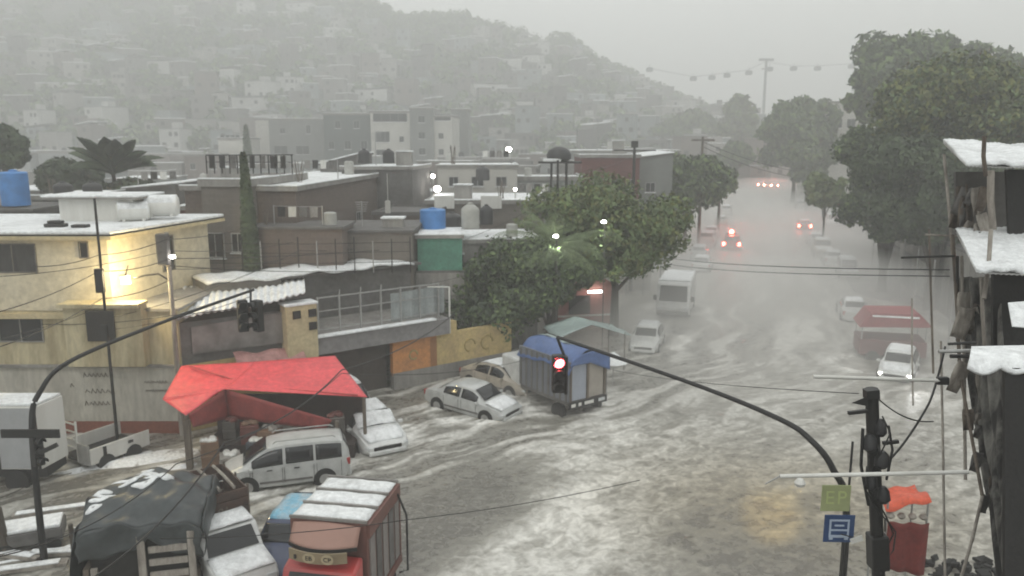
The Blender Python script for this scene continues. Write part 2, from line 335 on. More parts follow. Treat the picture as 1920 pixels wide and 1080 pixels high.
# hail slush drifted over the left of the cross street and the pavement
sx, sy = np.meshgrid(np.linspace(-24, -8.2, 130), np.linspace(18.5, 30.9, 110))
cx, cy = G(300, 870).xy
sa = math.atan2(.45, .89); s_ = sx*math.cos(sa)+sy*math.sin(sa); n_ = -sx*math.sin(sa)+sy*math.cos(sa)
hz = fbm(s_/3.2+2*fbm(sx/3, sy/3, 3), n_/.7, 5, .55)
cen = np.exp(-(((sx+13.2)/3.8)**2+((sy-28.2)/2.1)**2)); cen2 = np.exp(-(((sx+14.5)/2.6)**2+((sy-21.5)/2.2)**2))
SZ = -.05+.46*np.clip(hz-.42, -.2, 1)+.28*cen+.10*cen2
SZ = np.minimum(SZ, .30)-.5*sm(-11.8, -9.6, sx+.3*(sy-26))
so_ = heightmesh('hail_drift', sx, sy, SZ+.03, M['hail_patchy']); kind(so_, 'stuff'); so_['label'] = 'dirty white hail slush drifted on the pavement left of the minivan'

# ---------------------------------------------------------------- haze
hzm = bpy.data.materials.new('haze'); hzm.use_nodes = True; t = hzm.node_tree; t.nodes.remove(t.nodes['Principled BSDF'])
pv = t.nodes.new('ShaderNodeVolumePrincipled'); pv.inputs['Color'].default_value = (.985,.99,.985,1); pv.inputs['Density'].default_value = .0031; pv.inputs['Anisotropy'].default_value = .25
t.links.new(pv.outputs[0], t.nodes['Material Output'].inputs['Volume'])
m = MB(); m.b2(-800, 800, -170, 1420, -3, 128); kind(obj('haze', m, hzm), 'stuff')

# rain spray hanging low over the avenue: a long low mound of thin mist
spm = bpy.data.materials.new('road_spray'); spm.use_nodes = True; t = spm.node_tree; t.nodes.remove(t.nodes['Principled BSDF'])
pv = t.nodes.new('ShaderNodeVolumePrincipled'); pv.inputs['Color'].default_value = (.985,.975,.96,1); pv.inputs['Density'].default_value = .045
t.links.new(pv.outputs[0], t.nodes['Material Output'].inputs['Volume'])
m = MB(); K = 16; YS = [31,33,37,46,62,80,110,150,200,270]; HS = [.05,1.5,3.4,4.6,4.0,3.1,2.5,2.4,2.2,.1]
vs = [(ax(y,20.5)+14*math.cos(math.pi*k/K)*(.35 if i in (0,) else 1), y, .32+h*math.sin(math.pi*k/K)) for i, (y, h) in enumerate(zip(YS, HS)) for k in range(K+1)]
nn = K+1; fs = [(i*nn+k, i*nn+k+1, (i+1)*nn+k+1, (i+1)*nn+k) for i in range(len(YS)-1) for k in range(K)]
fs += [(i*nn, (i+1)*nn, (i+1)*nn+K, i*nn+K) for i in range(len(YS)-1)]+[tuple(range(nn)), tuple(range(len(vs)-nn, len(vs)))]
m.add(vs, fs); o_ = obj('road_spray', m, spm); kind(o_, 'stuff'); o_['label'] = 'thin mist of rain spray hanging low over the flooded avenue'

# ---------------------------------------------------------------- trees
def quads(name, P0, N0, size, mats, parent=None, asp=.55):
    n = len(P0)
    a = np.cross(N0, rng.normal(size=(n,3))); a /= np.linalg.norm(a, axis=1, keepdims=True)+1e-9
    b = np.cross(N0, a); b /= np.linalg.norm(b, axis=1, keepdims=True)+1e-9
    s = (size*(.6+.8*rng.random(n)))[:,None]; a = a*s; b = b*s*asp
    bend = N0*s*.25
    co = np.stack([P0-a, P0-b*.9+bend*.4, P0+a, P0+b*.9+bend*.4], 1).reshape(-1,3)
    me = bpy.data.meshes.new(name); me.vertices.add(4*n); me.vertices.foreach_set('co', co.ravel())
    me.loops.add(4*n); me.loops.foreach_set('vertex_index', np.arange(4*n)); me.polygons.add(n)
    me.polygons.foreach_set('loop_start', np.arange(0,4*n,4)); me.polygons.foreach_set('loop_total', np.full(n,4))
    me.polygons.foreach_set('material_index', rng.integers(0, len(mats), n))
    me.update(calc_edges=True)
    return link(name, me, parent, mats)
def tree(name, label, x, y, h, rad, z0, mats, trunk_r=.2, nq=9000, leaf=.28, group=None, lobes=None, flat=.8, cat='tree', lean=(0,0), base=0):
    t = thing(name, label, cat, (x, y, base), 0, group)
    cc = (z0+h)/2; hh = (h-z0)/2
    L_ = lobes or [((.80*rad)*math.cos(_*2.4)*math.sqrt((_+.5)/20), .75*rad*math.sin(_*2.4)*math.sqrt((_+.5)/20), cc+random.uniform(-.6,.72)*hh*(1-.45*(_/20)), rad*random.uniform(.34,.55)) for _ in range(20)]
    Ps = []; Ns = []
    nq = int(nq*1.25); tot = sum(l[3]**2 for l in L_)
    for lx, ly, lz, lr in L_:
        k = int(nq*lr*lr/tot)
        d = rng.normal(size=(k,3)); d /= np.linalg.norm(d,axis=1,keepdims=True)
        # leaf sprays: cluster directions so the outline is uneven
        cl = rng.normal(size=(26,3)); cl /= np.linalg.norm(cl,axis=1,keepdims=True)
        j = rng.integers(0,26,k); d = d*.42+cl[j]; d /= np.linalg.norm(d,axis=1,keepdims=True)
        rr = lr*(.55+.5*rng.random(k)**.6)*(.85+.3*rng.random(26)[j])
        p = d*rr[:,None]; p[:,2] *= flat
        Ps.append(p+np.array([lx,ly,lz])); Ns.append(d+rng.normal(size=(k,3))*.55)
    P0 = np.concatenate(Ps); N0 = np.concatenate(Ns); N0 /= np.linalg.norm(N0,axis=1,keepdims=True)
    quads('crown', P0, N0, leaf, mats, t)
    m = MB(); top = Vector((lean[0], lean[1], z0+hh*.5))
    m.tube([(0,0,-.3),(lean[0]*.2,lean[1]*.2,z0*.35),(lean[0]*.6,lean[1]*.6,z0*.75),top], [trunk_r*1.25,trunk_r,trunk_r*.8,trunk_r*.45], 9)
    for lx, ly, lz, lr in L_[:8]:
        st = Vector((lean[0]*.55, lean[1]*.55, z0*random.uniform(.65,.95))); en = Vector((lx,ly,lz))
        mid = (st+en)/2+Vector((random.uniform(-.2,.2), random.uniform(-.2,.2), -.1))*rad*.3
        m.tube([st, mid, en], [trunk_r*.5, trunk_r*.35, trunk_r*.12], 6)
    obj('trunk', m, M['bark'], t, smooth=True)
    return t
def palm(name, label, x, y, h, fl, n, mats, group=None, leafw=.12, droop=.5, el0=0.0):
    t = thing(name, label, 'palm tree', (x, y, 0), 0, group)
    m = MB(); m.tube([(0,0,-.2),(.08,0,h*.5),(0,0,h)], [.2,.15,.13], 9); obj('trunk', m, M['bark'], t, smooth=True)
    m = MB()
    for i in range(n):
        an = 2*math.pi*i/n+random.uniform(-.25,.25); el = random.uniform(el0, 1.15+el0*.5); l = fl*random.uniform(.8,1.1)
        pr = Vector((0,0,h)); dx, dy = math.cos(an), math.sin(an); K = 9
        pts = []
        for k in range(K+1):
            u = k/K; ang = el-droop*2.0*u*u-.25*u
            pts.append(pr.copy()); pr = pr+Vector((dx*math.cos(ang), dy*math.cos(ang), math.sin(ang)))*(l/K)
        m.tube(pts, [.03*(1-.8*k/K) for k in range(K+1)], 4)
        side = Vector((-dy, dx, 0))
        for k in range(1, K*3):
            u = k/(K*3); a = u*K; i0 = min(int(a), K-1); p = pts[i0].lerp(pts[i0+1], a-i0); tn = (pts[i0+1]-pts[i0]).normalized()
            ll = fl*.24*math.sin(math.pi*min(.98, .15+u*.8))
            for sgn in (-1,1):
                tip = p+side*sgn*ll*.8+tn*ll*.55+Vector((0,0,-ll*.45)); wv = tn*leafw*.5
                m.add([p-wv, p+wv, tip+wv*.2, tip-wv*.2], [(0,1,2,3)])
    obj('fronds', m, mats, t, solid=.004)
    return t
# ---------------------------------------------------------------- vehicles
def paint(name, col, rough=.3): return mat(name, col, rough, 0, 2.2, .05, coat=.3, col2=tuple(c*.66+.02 for c in col), thr=(.3,.56))
CARP = {
 # x, zlow, zbelt, zroof, wlow, wbelt, wroof   (front is +x)
 'sedan': dict(L=4.3, st=[(-2.15,.42,.78,.80,.74,.74,.55),(-2.05,.30,.92,.94,.82,.80,.6),(-1.45,.24,.95,1.00,.85,.83,.62),(-.95,.22,.93,1.32,.86,.84,.58),(-.4,.2,.91,1.43,.86,.85,.58),(.3,.2,.89,1.42,.86,.85,.58),(.62,.2,.88,1.33,.86,.84,.58),(1.15,.22,.86,.93,.85,.82,.62),(1.8,.26,.76,.80,.82,.78,.6),(2.08,.32,.62,.66,.76,.7,.5),(2.15,.4,.55,.57,.68,.62,.4)],
   sw=[(-1.0,-.12),(-.02,.82)], ws=(.58,1.12), rw=(-1.42,-.98), roof=(-.85,.55), hood=(1.2,2.0), trunk=(-2.0,-1.5), wh=(-1.32,1.32,.31)),
 'minivan': dict(L=4.3, st=[(-2.15,.45,1.0,1.02,.72,.72,.58),(-2.1,.32,1.0,1.42,.80,.79,.60),(-1.95,.28,.99,1.62,.83,.82,.62),(-1.2,.24,.97,1.68,.84,.83,.62),(0,.22,.95,1.68,.84,.83,.62),(.55,.22,.93,1.60,.84,.83,.60),(.95,.22,.92,1.38,.84,.82,.60),(1.45,.24,.91,1.0,.83,.80,.62),(1.85,.28,.82,.88,.80,.76,.58),(2.1,.34,.66,.70,.74,.68,.48),(2.18,.42,.55,.57,.66,.6,.4)],
   sw=[(-1.88,-1.0),(-.92,.0),(.1,1.12)], ws=(.62,1.4), rw=(-2.12,-1.97), roof=(-1.85,.45), hood=(1.5,2.05), trunk=None, wh=(-1.28,1.3,.32)),
 'hatch': dict(L=3.8, st=[(-1.9,.42,.9,.92,.72,.72,.56),(-1.85,.3,.95,1.05,.78,.77,.56),(-1.55,.24,.94,1.34,.81,.80,.57),(-1.0,.22,.92,1.46,.82,.81,.58),(0,.2,.90,1.48,.82,.81,.58),(.45,.2,.89,1.38,.82,.80,.57),(.98,.22,.88,.95,.82,.79,.60),(1.5,.26,.78,.82,.78,.74,.55),(1.82,.32,.62,.66,.72,.66,.48),(1.9,.4,.55,.57,.65,.58,.4)],
   sw=[(-1.45,-.45),(-.36,.65)], ws=(.5,.94), rw=(-1.84,-1.55), roof=(-1.35,.35), hood=(1.05,1.75), trunk=None, wh=(-1.2,1.2,.3)),
 'suv': dict(L=4.6, st=[(-2.3,.5,1.1,1.12,.8,.8,.64),(-2.25,.38,1.12,1.3,.86,.85,.66),(-2.0,.34,1.1,1.68,.9,.88,.68),(-1.2,.32,1.08,1.78,.92,.9,.7),(0,.3,1.06,1.78,.92,.9,.7),(.5,.3,1.05,1.66,.92,.9,.68),(1.05,.3,1.04,1.12,.91,.88,.7),(1.8,.34,.98,1.02,.88,.84,.68),(2.2,.4,.84,.88,.82,.78,.6),(2.3,.48,.7,.72,.74,.68,.5)],
   sw=[(-1.9,-1.05),(-.95,-.05),(.05,.85)], ws=(.55,1.0), rw=(-2.24,-2.0), roof=(-1.85,.4), hood=(1.15,2.1), trunk=None, wh=(-1.4,1.4,.37)),
}
def car(name, label, kd, pm, loc, rz, hail=('roof','hood'), cat='car', group=None, tails=False, heads=False, rx=0, ry=0, rack=False):
    p = CARP[kd]; st = np.array(p['st']); t = thing(name, label, cat, loc, rz, group, rx, ry)
    def at(x):
        r = [np.interp(x, st[:,0], st[:,i]) for i in range(1,7)]
        e = .09; q = [np.interp(x-e, st[:,0], st[:,i]) for i in range(1,7)]; q2 = [np.interp(x+e, st[:,0], st[:,i]) for i in range(1,7)]
        return [(2*a+b_+c_)/4 for a, b_, c_ in zip(r, q, q2)]
    def side(x, u):   # u 0 belt .. 1 roof edge
        zl, zb, zr, wl, wb, wr = at(x); return (x, wb+(wr+.03-wb)*u, zb+(zr-.05-zb)*u)
    xs_ = np.linspace(st[0,0], st[-1,0], 60); m = MB(); rings = []
    for x in xs_:
        zl, zb, zr, wl, wb, wr = at(x); g = max(zr-zb, .02); wm_ = max(wl, wb)+.02
        half = [(0,zl),(wl*.9,zl),(wl,zl+.07),(wm_,zl+(zb-zl)*.45),(wm_-.005,zl+(zb-zl)*.7),(wb,zb),(wb+(wr+.03-wb)*.5,zb+(g-.05)*.5),(wr+.03,zr-.05*min(1,g/.2)),(wr*.9,zr-.012),(wr*.5,zr+.008),(0,zr+.015)]
        rings.append([(x,y,z) for y,z in half]+[(x,-y,z) for y,z in half[-2:0:-1]])
    n = len(rings[0]); vs = [v for r in rings for v in r]
    fs = [(i*n+k, i*n+(k+1)%n, (i+1)*n+(k+1)%n, (i+1)*n+k) for i in range(len(rings)-1) for k in range(n)]
    fs += [tuple(range(n)), tuple(range(len(vs)-1, len(vs)-n-1, -1))]
    m.add(vs, fs); obj('body', m, pm, t, smooth=True)
    for a, b_ in p['sw']:
        for sg in (-1, 1):
            m = MB(); m.grid(lambda u, v: (lambda q: (q[0], sg*(q[1]+.012), q[2]))(side(a+(b_-a)*u, .10+.78*v)), 6, 3); obj('side_window', m, M['glass'], t, smooth=2, solid=.006)
    def top(x, s, k=.92, dz=.012):
        zl, zb, zr, wl, wb, wr = at(x); return (x, s*wr*k, zr+dz+.008*(1-abs(s)))
    for nm, rg in (('windscreen', p['ws']), ('rear_window', p['rw'])):
        m = MB(); m.grid(lambda u, v: top(rg[0]+(rg[1]-rg[0])*u, v*2-1, .98, .02), 6, 6); obj(nm, m, M['glass'], t, smooth=2, solid=.006)
    for nm in hail:
        rg = p.get(nm)
        if rg:
            m = MB(); m.grid(lambda u, v: (lambda q: (q[0], q[1], q[2]+.035*(1-(2*u-1)**6)*(1-(2*v-1)**6)+.012*math.sin(9*u+5*v)))(top(rg[0]+(rg[1]-rg[0])*u, v*2-1, .96 if nm == 'roof' else 1.15, .012)), 10, 8)
            obj('hail_cover', m, M['hail'], t, smooth=2, solid=.01)
    xf, xr = st[-1,0], st[0,0]; whx = p['wh']; r = whx[2]; w_ = max(st[:,4])+.02
    for wx in whx[:2]:
        for sg in (-1, 1):
            y = sg*(w_-.02)
            m = MB(); m.tube([(wx, y+sg*.0, r), (wx, y+sg*.028, r)], r+.075, 20); obj('wheel_arch', m, M['black'], t)
            m = MB(); m.tube([(wx, y-sg*.1, r), (wx, y+sg*.045, r)], r, 20); wo_ = obj('wheel', m, M['rubber'], t)
            m = MB(); m.tube([(wx, y+sg*.03, r), (wx, y+sg*.06, r)], r*.62, 16)
            for q in range(5): m.box((wx+r*.34*math.cos(q*1.257), y+sg*.058, r+r*.34*math.sin(q*1.257)), (r*.5, .02, .05), 0, ry=-q*1.257)
            obj('rim', m, M['steel'], wo_)
    def zat(x, f_): q = at(x); return q[0]+(q[1]-q[0])*f_
    for sg in (-1, 1):
        m = MB(); m.box((xf-.12, sg*(at(xf-.1)[3]-.12), zat(xf-.1,.72)), (.18,.26,.13), rz=-sg*.5); obj('headlight', m, M['lamp_white'] if heads else M['lens'], t, bevel=.03)
        m = MB(); m.box((xr+.07, sg*(at(xr+.08)[3]-.08), zat(xr+.05,.78)), (.14,.18,.26) if not tails else (.2,.3,.36), rz=sg*.25); obj('tail_light', m, M['lamp_far'] if tails == 2 else (M['lamp_red'] if tails else M['tail_red']), t, bevel=.03)
        m = MB(); zz = at(p['ws'][1])[1]; m.box((p['ws'][1]-.25, sg*(w_+.06), zz+.05), (.12,.18,.12)); obj('wing_mirror', m, pm, t, bevel=.03)
    m = MB(); m.box((xf-.03, 0, .50), (.08, 1.0, .16)); obj('grille', m, M['black'], t, bevel=.02)
    for x_ in (xf-.02, xr+.02): 
        m = MB(); m.box((x_, 0, .36), (.16, 1.36, .17)); obj('bumper', m, pm, t, bevel=.05)
    m = MB(); m.box((xr-.07, 0, .62), (.02, .34, .14)); obj('number_plate', m, M['far_white'], t)
    if not group or rack:
        for sg in (-1, 1):
            m = MB()
            for a_, b_ in p['sw'][:1]+p['sw'][-1:]:
                for xx in (a_+.03, b_-.02): q_ = at(xx); m.b2(xx-.007, xx+.007, sg*(max(q_[3],q_[4])+.012), sg*(max(q_[3],q_[4])+.022), .36, q_[1]-.03)
            obj('door_seam', m, M['black'], t)
            m = MB(); m.b2(whx[0]+r+.1, whx[1]-r-.1, sg*(w_-.01), sg*(w_+.012), .40, .47); obj('side_trim', m, M['concrete_dark'], t)
    if rack:
        for sg in (-1, 1):
            m = MB(); m.tube([(-1.7, sg*.55, 1.70), (-1.6, sg*.55, 1.76), (.3, sg*.55, 1.75), (.4, sg*.55, 1.68)], .022, 6); obj('roof_rail', m, M['steel'], t)
        for sg in (-1,1):
            for xx in (-1.62,-.6,.5,.9):
                m = MB(); 
            m = MB(); m.box((.45, sg*(w_+.01), .98), (.02,.015,.02)); m.box((-.35, sg*(w_+.01), .86), (.18,.02,.035)); m.box((.55, sg*(w_+.01), .86), (.18,.02,.035)); obj('door_handle', m, M['black'], t)
            m = MB()
            for xx in (-.92, .06, 1.18): m.b2(xx-.008, xx+.008, sg*(w_+.004), sg*(w_+.012), .38, .93)
            obj('door_gap', m, M['black'], t)
    return t
# ---------------------------------------------------------------- buildings
def window(parent, M_, x, z, w_, h_, y=0, frame=None, glass=None, bars=1, sill=True):
    """window on a wall whose outer face is y=0 in the wall frame M_ (outward is -y)"""
    f = MB(); f.M = M_; d = .05
    for a, b_, c_, e_ in ((x-w_/2-d, x-w_/2, z-d, z+h_+d), (x+w_/2, x+w_/2+d, z-d, z+h_+d), (x-w_/2, x+w_/2, z+h_, z+h_+d), (x-w_/2, x+w_/2, z-d, z)):
        f.b2(a, b_, y-.05, y+.02, c_, e_)
    for k in range(1, bars+1): xx = x-w_/2+w_*k/(bars+1); f.b2(xx-.02, xx+.02, y-.045, y+.01, z, z+h_)
    fo = obj('window', f, frame or M['steel'], parent)
    g = MB(); g.M = M_; g.b2(x-w_/2, x+w_/2, y-.015, y+.02, z, z+h_); obj('pane', g, glass or M['glass'], fo)
    if sill:
        g = MB(); g.M = M_; g.b2(x-w_/2-.12, x+w_/2+.12, y-.12, y+.02, z-d-.07, z-d-.003); obj('sill', g, M['hail'], fo)
    return fo
IM = Matrix.Identity(4)
def block(name, label, x0, x1, y0, depth, h, wm_, rz=0, wins=(), side=(), group=None, cat='building', roofm='hail', base=0, parapet=.25, hail=True, slope=0, extra=None, ovh=.12):
    """box building: front face from (x0,y0), width x1-x0, turned about its front left corner by rz. wins: (xfrac, z, w, h)"""
    w_ = x1-x0; t = thing(name, label, cat, (x0, y0, base), rz, group)
    m = MB()
    if slope: m.prism([(0,-.3),(w_,-.3),(w_,h+slope),(0,h)], 0, depth, 0)
    else: m.b2(0, w_, 0, depth, -.3, h)
    obj('wall', m, wm_ if not isinstance(wm_, str) else M[wm_], t)
    if slope:
        m = MB(); m.prism([(-ovh,h-.02),(w_+ovh,h+slope-.02),(w_+ovh,h+slope+.1),(-ovh,h+.1)], -ovh, depth+ovh); ro = obj('roof', m, M['concrete_dark'], t)
        m = MB(); m.prism([(-ovh-.02,h+.103),(w_+ovh+.02,h+slope+.103),(w_+ovh+.02,h+slope+.2),(-ovh-.02,h+.19)], -ovh-.03, depth+ovh); obj('hail_cover', m, M['hail'], ro, bevel=.04)
    else:
        m = MB(); p_ = .12
        m.b2(-ovh, w_+ovh, -ovh, depth+ovh, h, h+.12)
        if parapet:
            m.b2(-ovh, w_+ovh, -ovh, -ovh+p_, h+.12, h+.12+parapet); m.b2(-ovh, w_+ovh, depth+ovh-p_, depth+ovh, h+.12, h+.12+parapet)
            m.b2(-ovh, -ovh+p_, -ovh+p_, depth+ovh-p_, h+.12, h+.12+parapet); m.b2(w_+ovh-p_, w_+ovh, -ovh+p_, depth+ovh-p_, h+.12, h+.12+parapet)
        ro = obj('roof', m, M['concrete'] if hail else M['concrete_dark'], t)
        if hail:
            m = MB(); zz = h+.12+.004; m.b2(-ovh+p_+.01, w_+ovh-p_-.01, -ovh+p_+.01, depth+ovh-p_-.01, zz, zz+.09)
            if parapet:
                z2 = h+.12+parapet+.002
                m.b2(-ovh-.01, w_+ovh+.01, -ovh-.01, -ovh+p_+.02, z2, z2+.07); m.b2(w_+ovh-p_, w_+ovh+.02, -ovh+p_+.03, depth+ovh, z2, z2+.065)
            obj('hail_cover', m, M['hail'], ro, bevel=.02)
    for q in wins: window(t, IM, q[0]*w_, *q[1:4], bars=(q[4] if len(q) > 4 else 1))
    MS = Matrix.Translation((w_, 0, 0)) @ Matrix.Rotation(math.pi/2, 4, 'Z')
    for q in side: window(t, MS, q[0]*depth, *q[1:4], bars=(q[4] if len(q) > 4 else 1))
    if extra: extra(t, w_, depth, h)
    return t
def pblock(name, label, pxl, pxr, pyt, Y, depth, wm_, **k):
    a = P(pxl, pyt, Y); b = P(pxr, pyt, Y); base = k.get('base', 0)
    h = max(a.z-base-.37*(1 if k.get('parapet', .25) else .4), .6)
    return block(name, label, a.x, b.x, Y, depth, h, wm_, **k)
def tank(label, x, y, z, r, h, m_, group='rooftop water tanks', rz=0, lying=False, flat=False):
    t = thing('water_tank', label, 'water tank', (x, y, z), rz, group)
    m = MB()
    if lying:
        m.tube([(-h/2,0,r),(-h/2+.1,0,r),(h/2-.1,0,r),(h/2,0,r)], [r*.8,r,r,r*.8], 18)
        m.b2(-h*.35,-h*.25,-r*.7,r*.7,0,r*.5); m.b2(h*.25,h*.35,-r*.7,r*.7,0,r*.5)
        obj('drum', m, m_, t, smooth=True)
        m = MB(); m.tube([(-h/2+.06,0,r+.05),(h/2-.06,0,r+.05)], r*.97, 18); obj('hail_cover', m, M['hail'], t, smooth=True)
    else:
        m.lathe([(r,0),(r*1.01,h*.5),(r,h*.93),(r*.9,h*.97),(r*.35,h*.98),(r*.3,h*.985)] if flat else [(r,0),(r*1.02,h*.15),(r*.985,h*.2),(r*1.02,h*.4),(r*.985,h*.45),(r*1.02,h*.7),(r*.9,h*.82),(r*.45,h*.95),(r*.3,h*.96)], 18); obj('drum', m, m_, t, smooth=True)
        m = MB(); m.lathe([(r*.3,h*.96),(r*.3,h*1.02),(r*.1,h*1.04)], 14); obj('lid', m, m_, t, smooth=True)
    return t
def pole(name, label, x, y, h, r, m_, cat='utility pole', group=None, arms=(), armw=1.8, lean=(0,0)):
    t = thing(name, label, cat, (x, y, 0), 0, group)
    m = MB(); m.tube([(0,0,-.3),(lean[0],lean[1],h)], [r*1.15, r*.8], 12); obj('shaft', m, m_, t, smooth=True)
    for z in arms:
        m = MB(); m.box((lean[0]*z/h, lean[1]*z/h-r, z), (armw,.09,.11)); a_ = obj('crossarm', m, M['wood'], t)
        for k in (-.45,-.2,.2,.45):
            m = MB(); m.lathe([(.04,0),(.06,.06),(.035,.09),(.05,.14),(.02,.17)], 8, c=(lean[0]*z/h+k*armw, -r, z+.055)); obj('insulator', m, M['steel'], a_)
    return t
def wire(label, pts, sag, r=.016, m_=None, group='overhead cables'):
    pts = [Vector(p) for p in pts]; out = []
    for a, b_ in zip(pts[:-1], pts[1:]):
        for i in range(14):
            u = i/14; q = a.lerp(b_, u); q.z -= sag*4*u*(1-u); out.append(q)
    out.append(pts[-1]); m = MB(); o0 = out[0]
    m.tube([q-o0 for q in out], r, 5); o = obj('overhead_cable', m, m_ or M['black'], None, smooth=2); o.location = o0
    return tag(o, label, 'cable', group)
def text(body, size, M_, m_, parent, name='lettering', ext=.004, sx=1):
    c = bpy.data.curves.new(name, 'FONT'); c.body = body; c.size = size; c.align_x = 'CENTER'; c.align_y = 'CENTER'; c.extrude = ext
    o = bpy.data.objects.new(name, c); C.objects.link(o); bpy.context.view_layer.update(); me = bpy.data.meshes.new_from_object(o.evaluated_get(bpy.context.evaluated_depsgraph_get())); me = me.copy(); bpy.data.objects.remove(o)
    me.transform(M_ @ Matrix.Diagonal((sx,1,1,1))); me.materials.clear(); return link(name, me, parent, m_)
# ================================================================ YELLOW HOUSE (front plane Y=31)
YH = thing('yellow_house', 'stained yellow house with a hail-covered flat roof and a lamp glowing on its side wall', 'house', (0,0,0))
m = MB()
x1, x2 = -15.8, -13.3            # upper corner, lower corner
x3, y3 = -14.4, 37.7
m.prism([(-27,31),(x1,31),(x3,y3),(-27,y3)], 5.3, 8.15, axis='z'); obj('upper_wall', m, M['yellow'], YH)
m = MB(); m.b2(-27, x2, 31, 37.6, 3.05, 5.28); obj('middle_wall', m, M['ochre'], YH)
m = MB(); m.b2(-27, x2-.003, 31.0, 37.6, .7, 3.045); obj('painted_wall', m, M['white_wall'], YH)
m = MB(); m.b2(-27, x2+.01, 30.985, 37.6, -.1, .697); obj('plinth', m, M['redband'], YH)
m = MB(); m.b2(-27, x2+.08, 30.85, 30.995, 3.0, 3.1); obj('ledge', m, M['concrete'], YH)
m = MB(); m.b2(-27, -16.6, 30.75, 30.995, 5.02, 5.22); obj('ledge', m, M['cream'], YH)
m = MB(); m.prism([(-27.3,30.6),(x1+.35,30.6),(x3+.75,y3+.3),(-27.3,y3+.3)], 8.16, 8.30, axis='z')
rf = obj('roof', m, M['cream'], YH)
m = MB(); m.prism([(-27.25,30.68),(x1+.30,30.68),(x3+.68,y3+.25),(-27.25,y3+.25)], 8.305, 8.36, axis='z'); obj('gutter', m, M['black'], rf)
m = MB(); m.prism([(-27.3,30.64),(x1+.33,30.64),(x3+.72,y3+.3),(-27.3,y3+.3)], 8.364, 8.50, axis='z'); obj('hail_cover', m, M['hail'], rf, bevel=.05)
m = MB(); m.b2(x1-.02, x2+.1, 30.9, 37.5, 5.285, 5.40); ro = obj('terrace', m, M['concrete'], YH)
def wpx(px0, px1, py0, py1, **k):
    a = P(px0, py1, 31); b = P(px1, py0, 31); return window(YH, Matrix.Translation((0,31,0)), (a.x+b.x)/2, a.z, b.x-a.x, b.z-a.z, **k)
M['curtain'] = mat('drawn_curtain', (.05,.05,.05), .6, 0, 4, .2, col2=(.02,.02,.02), streak=True)
wpx(-60, 64, 459, 509, bars=2, sill=False, glass=M['curtain'], frame=M['concrete_dark']); wpx(2, 76, 590, 639, bars=1, sill=False, frame=M['concrete'])
wpx(152, 163, 455, 482, bars=0, sill=False, frame=M['concrete_dark'])
# side wall window (tall, dark)
sd = Vector((x3-x1, y3-31, 0)); sl_ = sd.length; sa_ = math.atan2(sd.y, sd.x)
MSd = Matrix.Translation((x1, 31, 0)) @ Matrix.Rotation(sa_, 4, 'Z')
window(YH, MSd, 3.7, 6.35, .75, 1.45, bars=0, sill=False, frame=M['concrete_dark'])
# projecting porch box with dark opening
m = MB(); a = P(110, 575, 30.3); b = P(262, 575, 30.3)
m.b2(a.x, b.x, 30.1, 31.0, a.z-.02, a.z+.12); m.b2(a.x+.05, b.x-.05, 30.45, 30.995, 3.15, a.z-.025, 0); obj('porch', m, M['ochre'], YH)
m = MB(); a = P(165, 640, 30.4); b = P(212, 582, 30.4); m.b2(a.x, b.x, 30.38, 30.46, a.z, b.z); obj('shutter', m, M['dark'], YH)
# faint hand-painted writing on the white wall
ink = mat('faded_lettering', (.20,.18,.15), .8, .3, 6, 0)
def scrawl(parent, M_, w_, h_, n, seed):
    r_ = random.Random(seed); m = MB(); m.M = M_; x = -w_/2
    while x < w_/2:
        l = r_.uniform(.5,1)*h_; pts = [(x, -.012, -l/2), (x+h_*.25, -.012, l/2), (x+h_*.5, -.012, -l*.1), (x+h_*.75, -.012, -l*.45)]
        m.tube(pts, .018, 4); x += h_*r_.uniform(.7,1.0)
    return obj('lettering', m, ink, parent)
for k, (px, py, wd, hh) in enumerate([(180,703,1.0,.2),(185,733,1.05,.24),(183,756,1.0,.2),(292,716,.9,.14),(292,732,.8,.12),(135,722,.12,.2)]):
    q = P(px, py, 31); scrawl(YH, Matrix.Translation((q.x, 30.995, q.z)), wd, hh, 5, k)
# rooftop things
t = thing('stairwell_hut', 'low white rooftop hut with a thin slab roof on the yellow house', 'rooftop hut', (-17.6, 34.5, 8.5))
m = MB(); m.b2(-1.9,1.3,0,2,0,.95); obj('wall', m, M['whitepaint'], t)
m = MB(); m.b2(-2.5,1.7,-.3,2.3,.955,1.03); rr = obj('roof', m, M['concrete'], t); m = MB(); m.b2(-2.5,1.7,-.3,2.3,1.033,1.12); obj('hail_cover', m, M['hail'], rr, bevel=.03)
for lb, px, r_, l_, rz in (('white drum tank lying on the yellow roof, left and lower of two', 250, .40, 1.3, .5), ('white drum tank lying on the yellow roof, right and higher of two', 290, .46, 1.4, .25)):
    q = P(px, 410, 34.6); tank(lb, q.x, 34.6+(px-250)*.02, 8.50+(.0 if px < 260 else .12), r_, l_, M['whitepaint'], 'drums on the yellow roof', rz, True)
t = thing('roof_vent', 'small dark vent box standing in hail on the yellow roof', 'vent', (-18.4, 32.2, 8.5)); m = MB(); m.b2(-.4,.4,-.2,.2,0,.14); m.b2(-.28,.28,-.15,.15,.14,.26); obj('case', m, M['black'], t, bevel=.03)
t = thing('roof_vent', 'flat black hatch beside the vent on the yellow roof', 'vent', (-17.3, 32.0, 8.5)); m = MB(); m.b2(-.3,.3,-.2,.2,0,.12); obj('case', m, M['black'], t, bevel=.03)
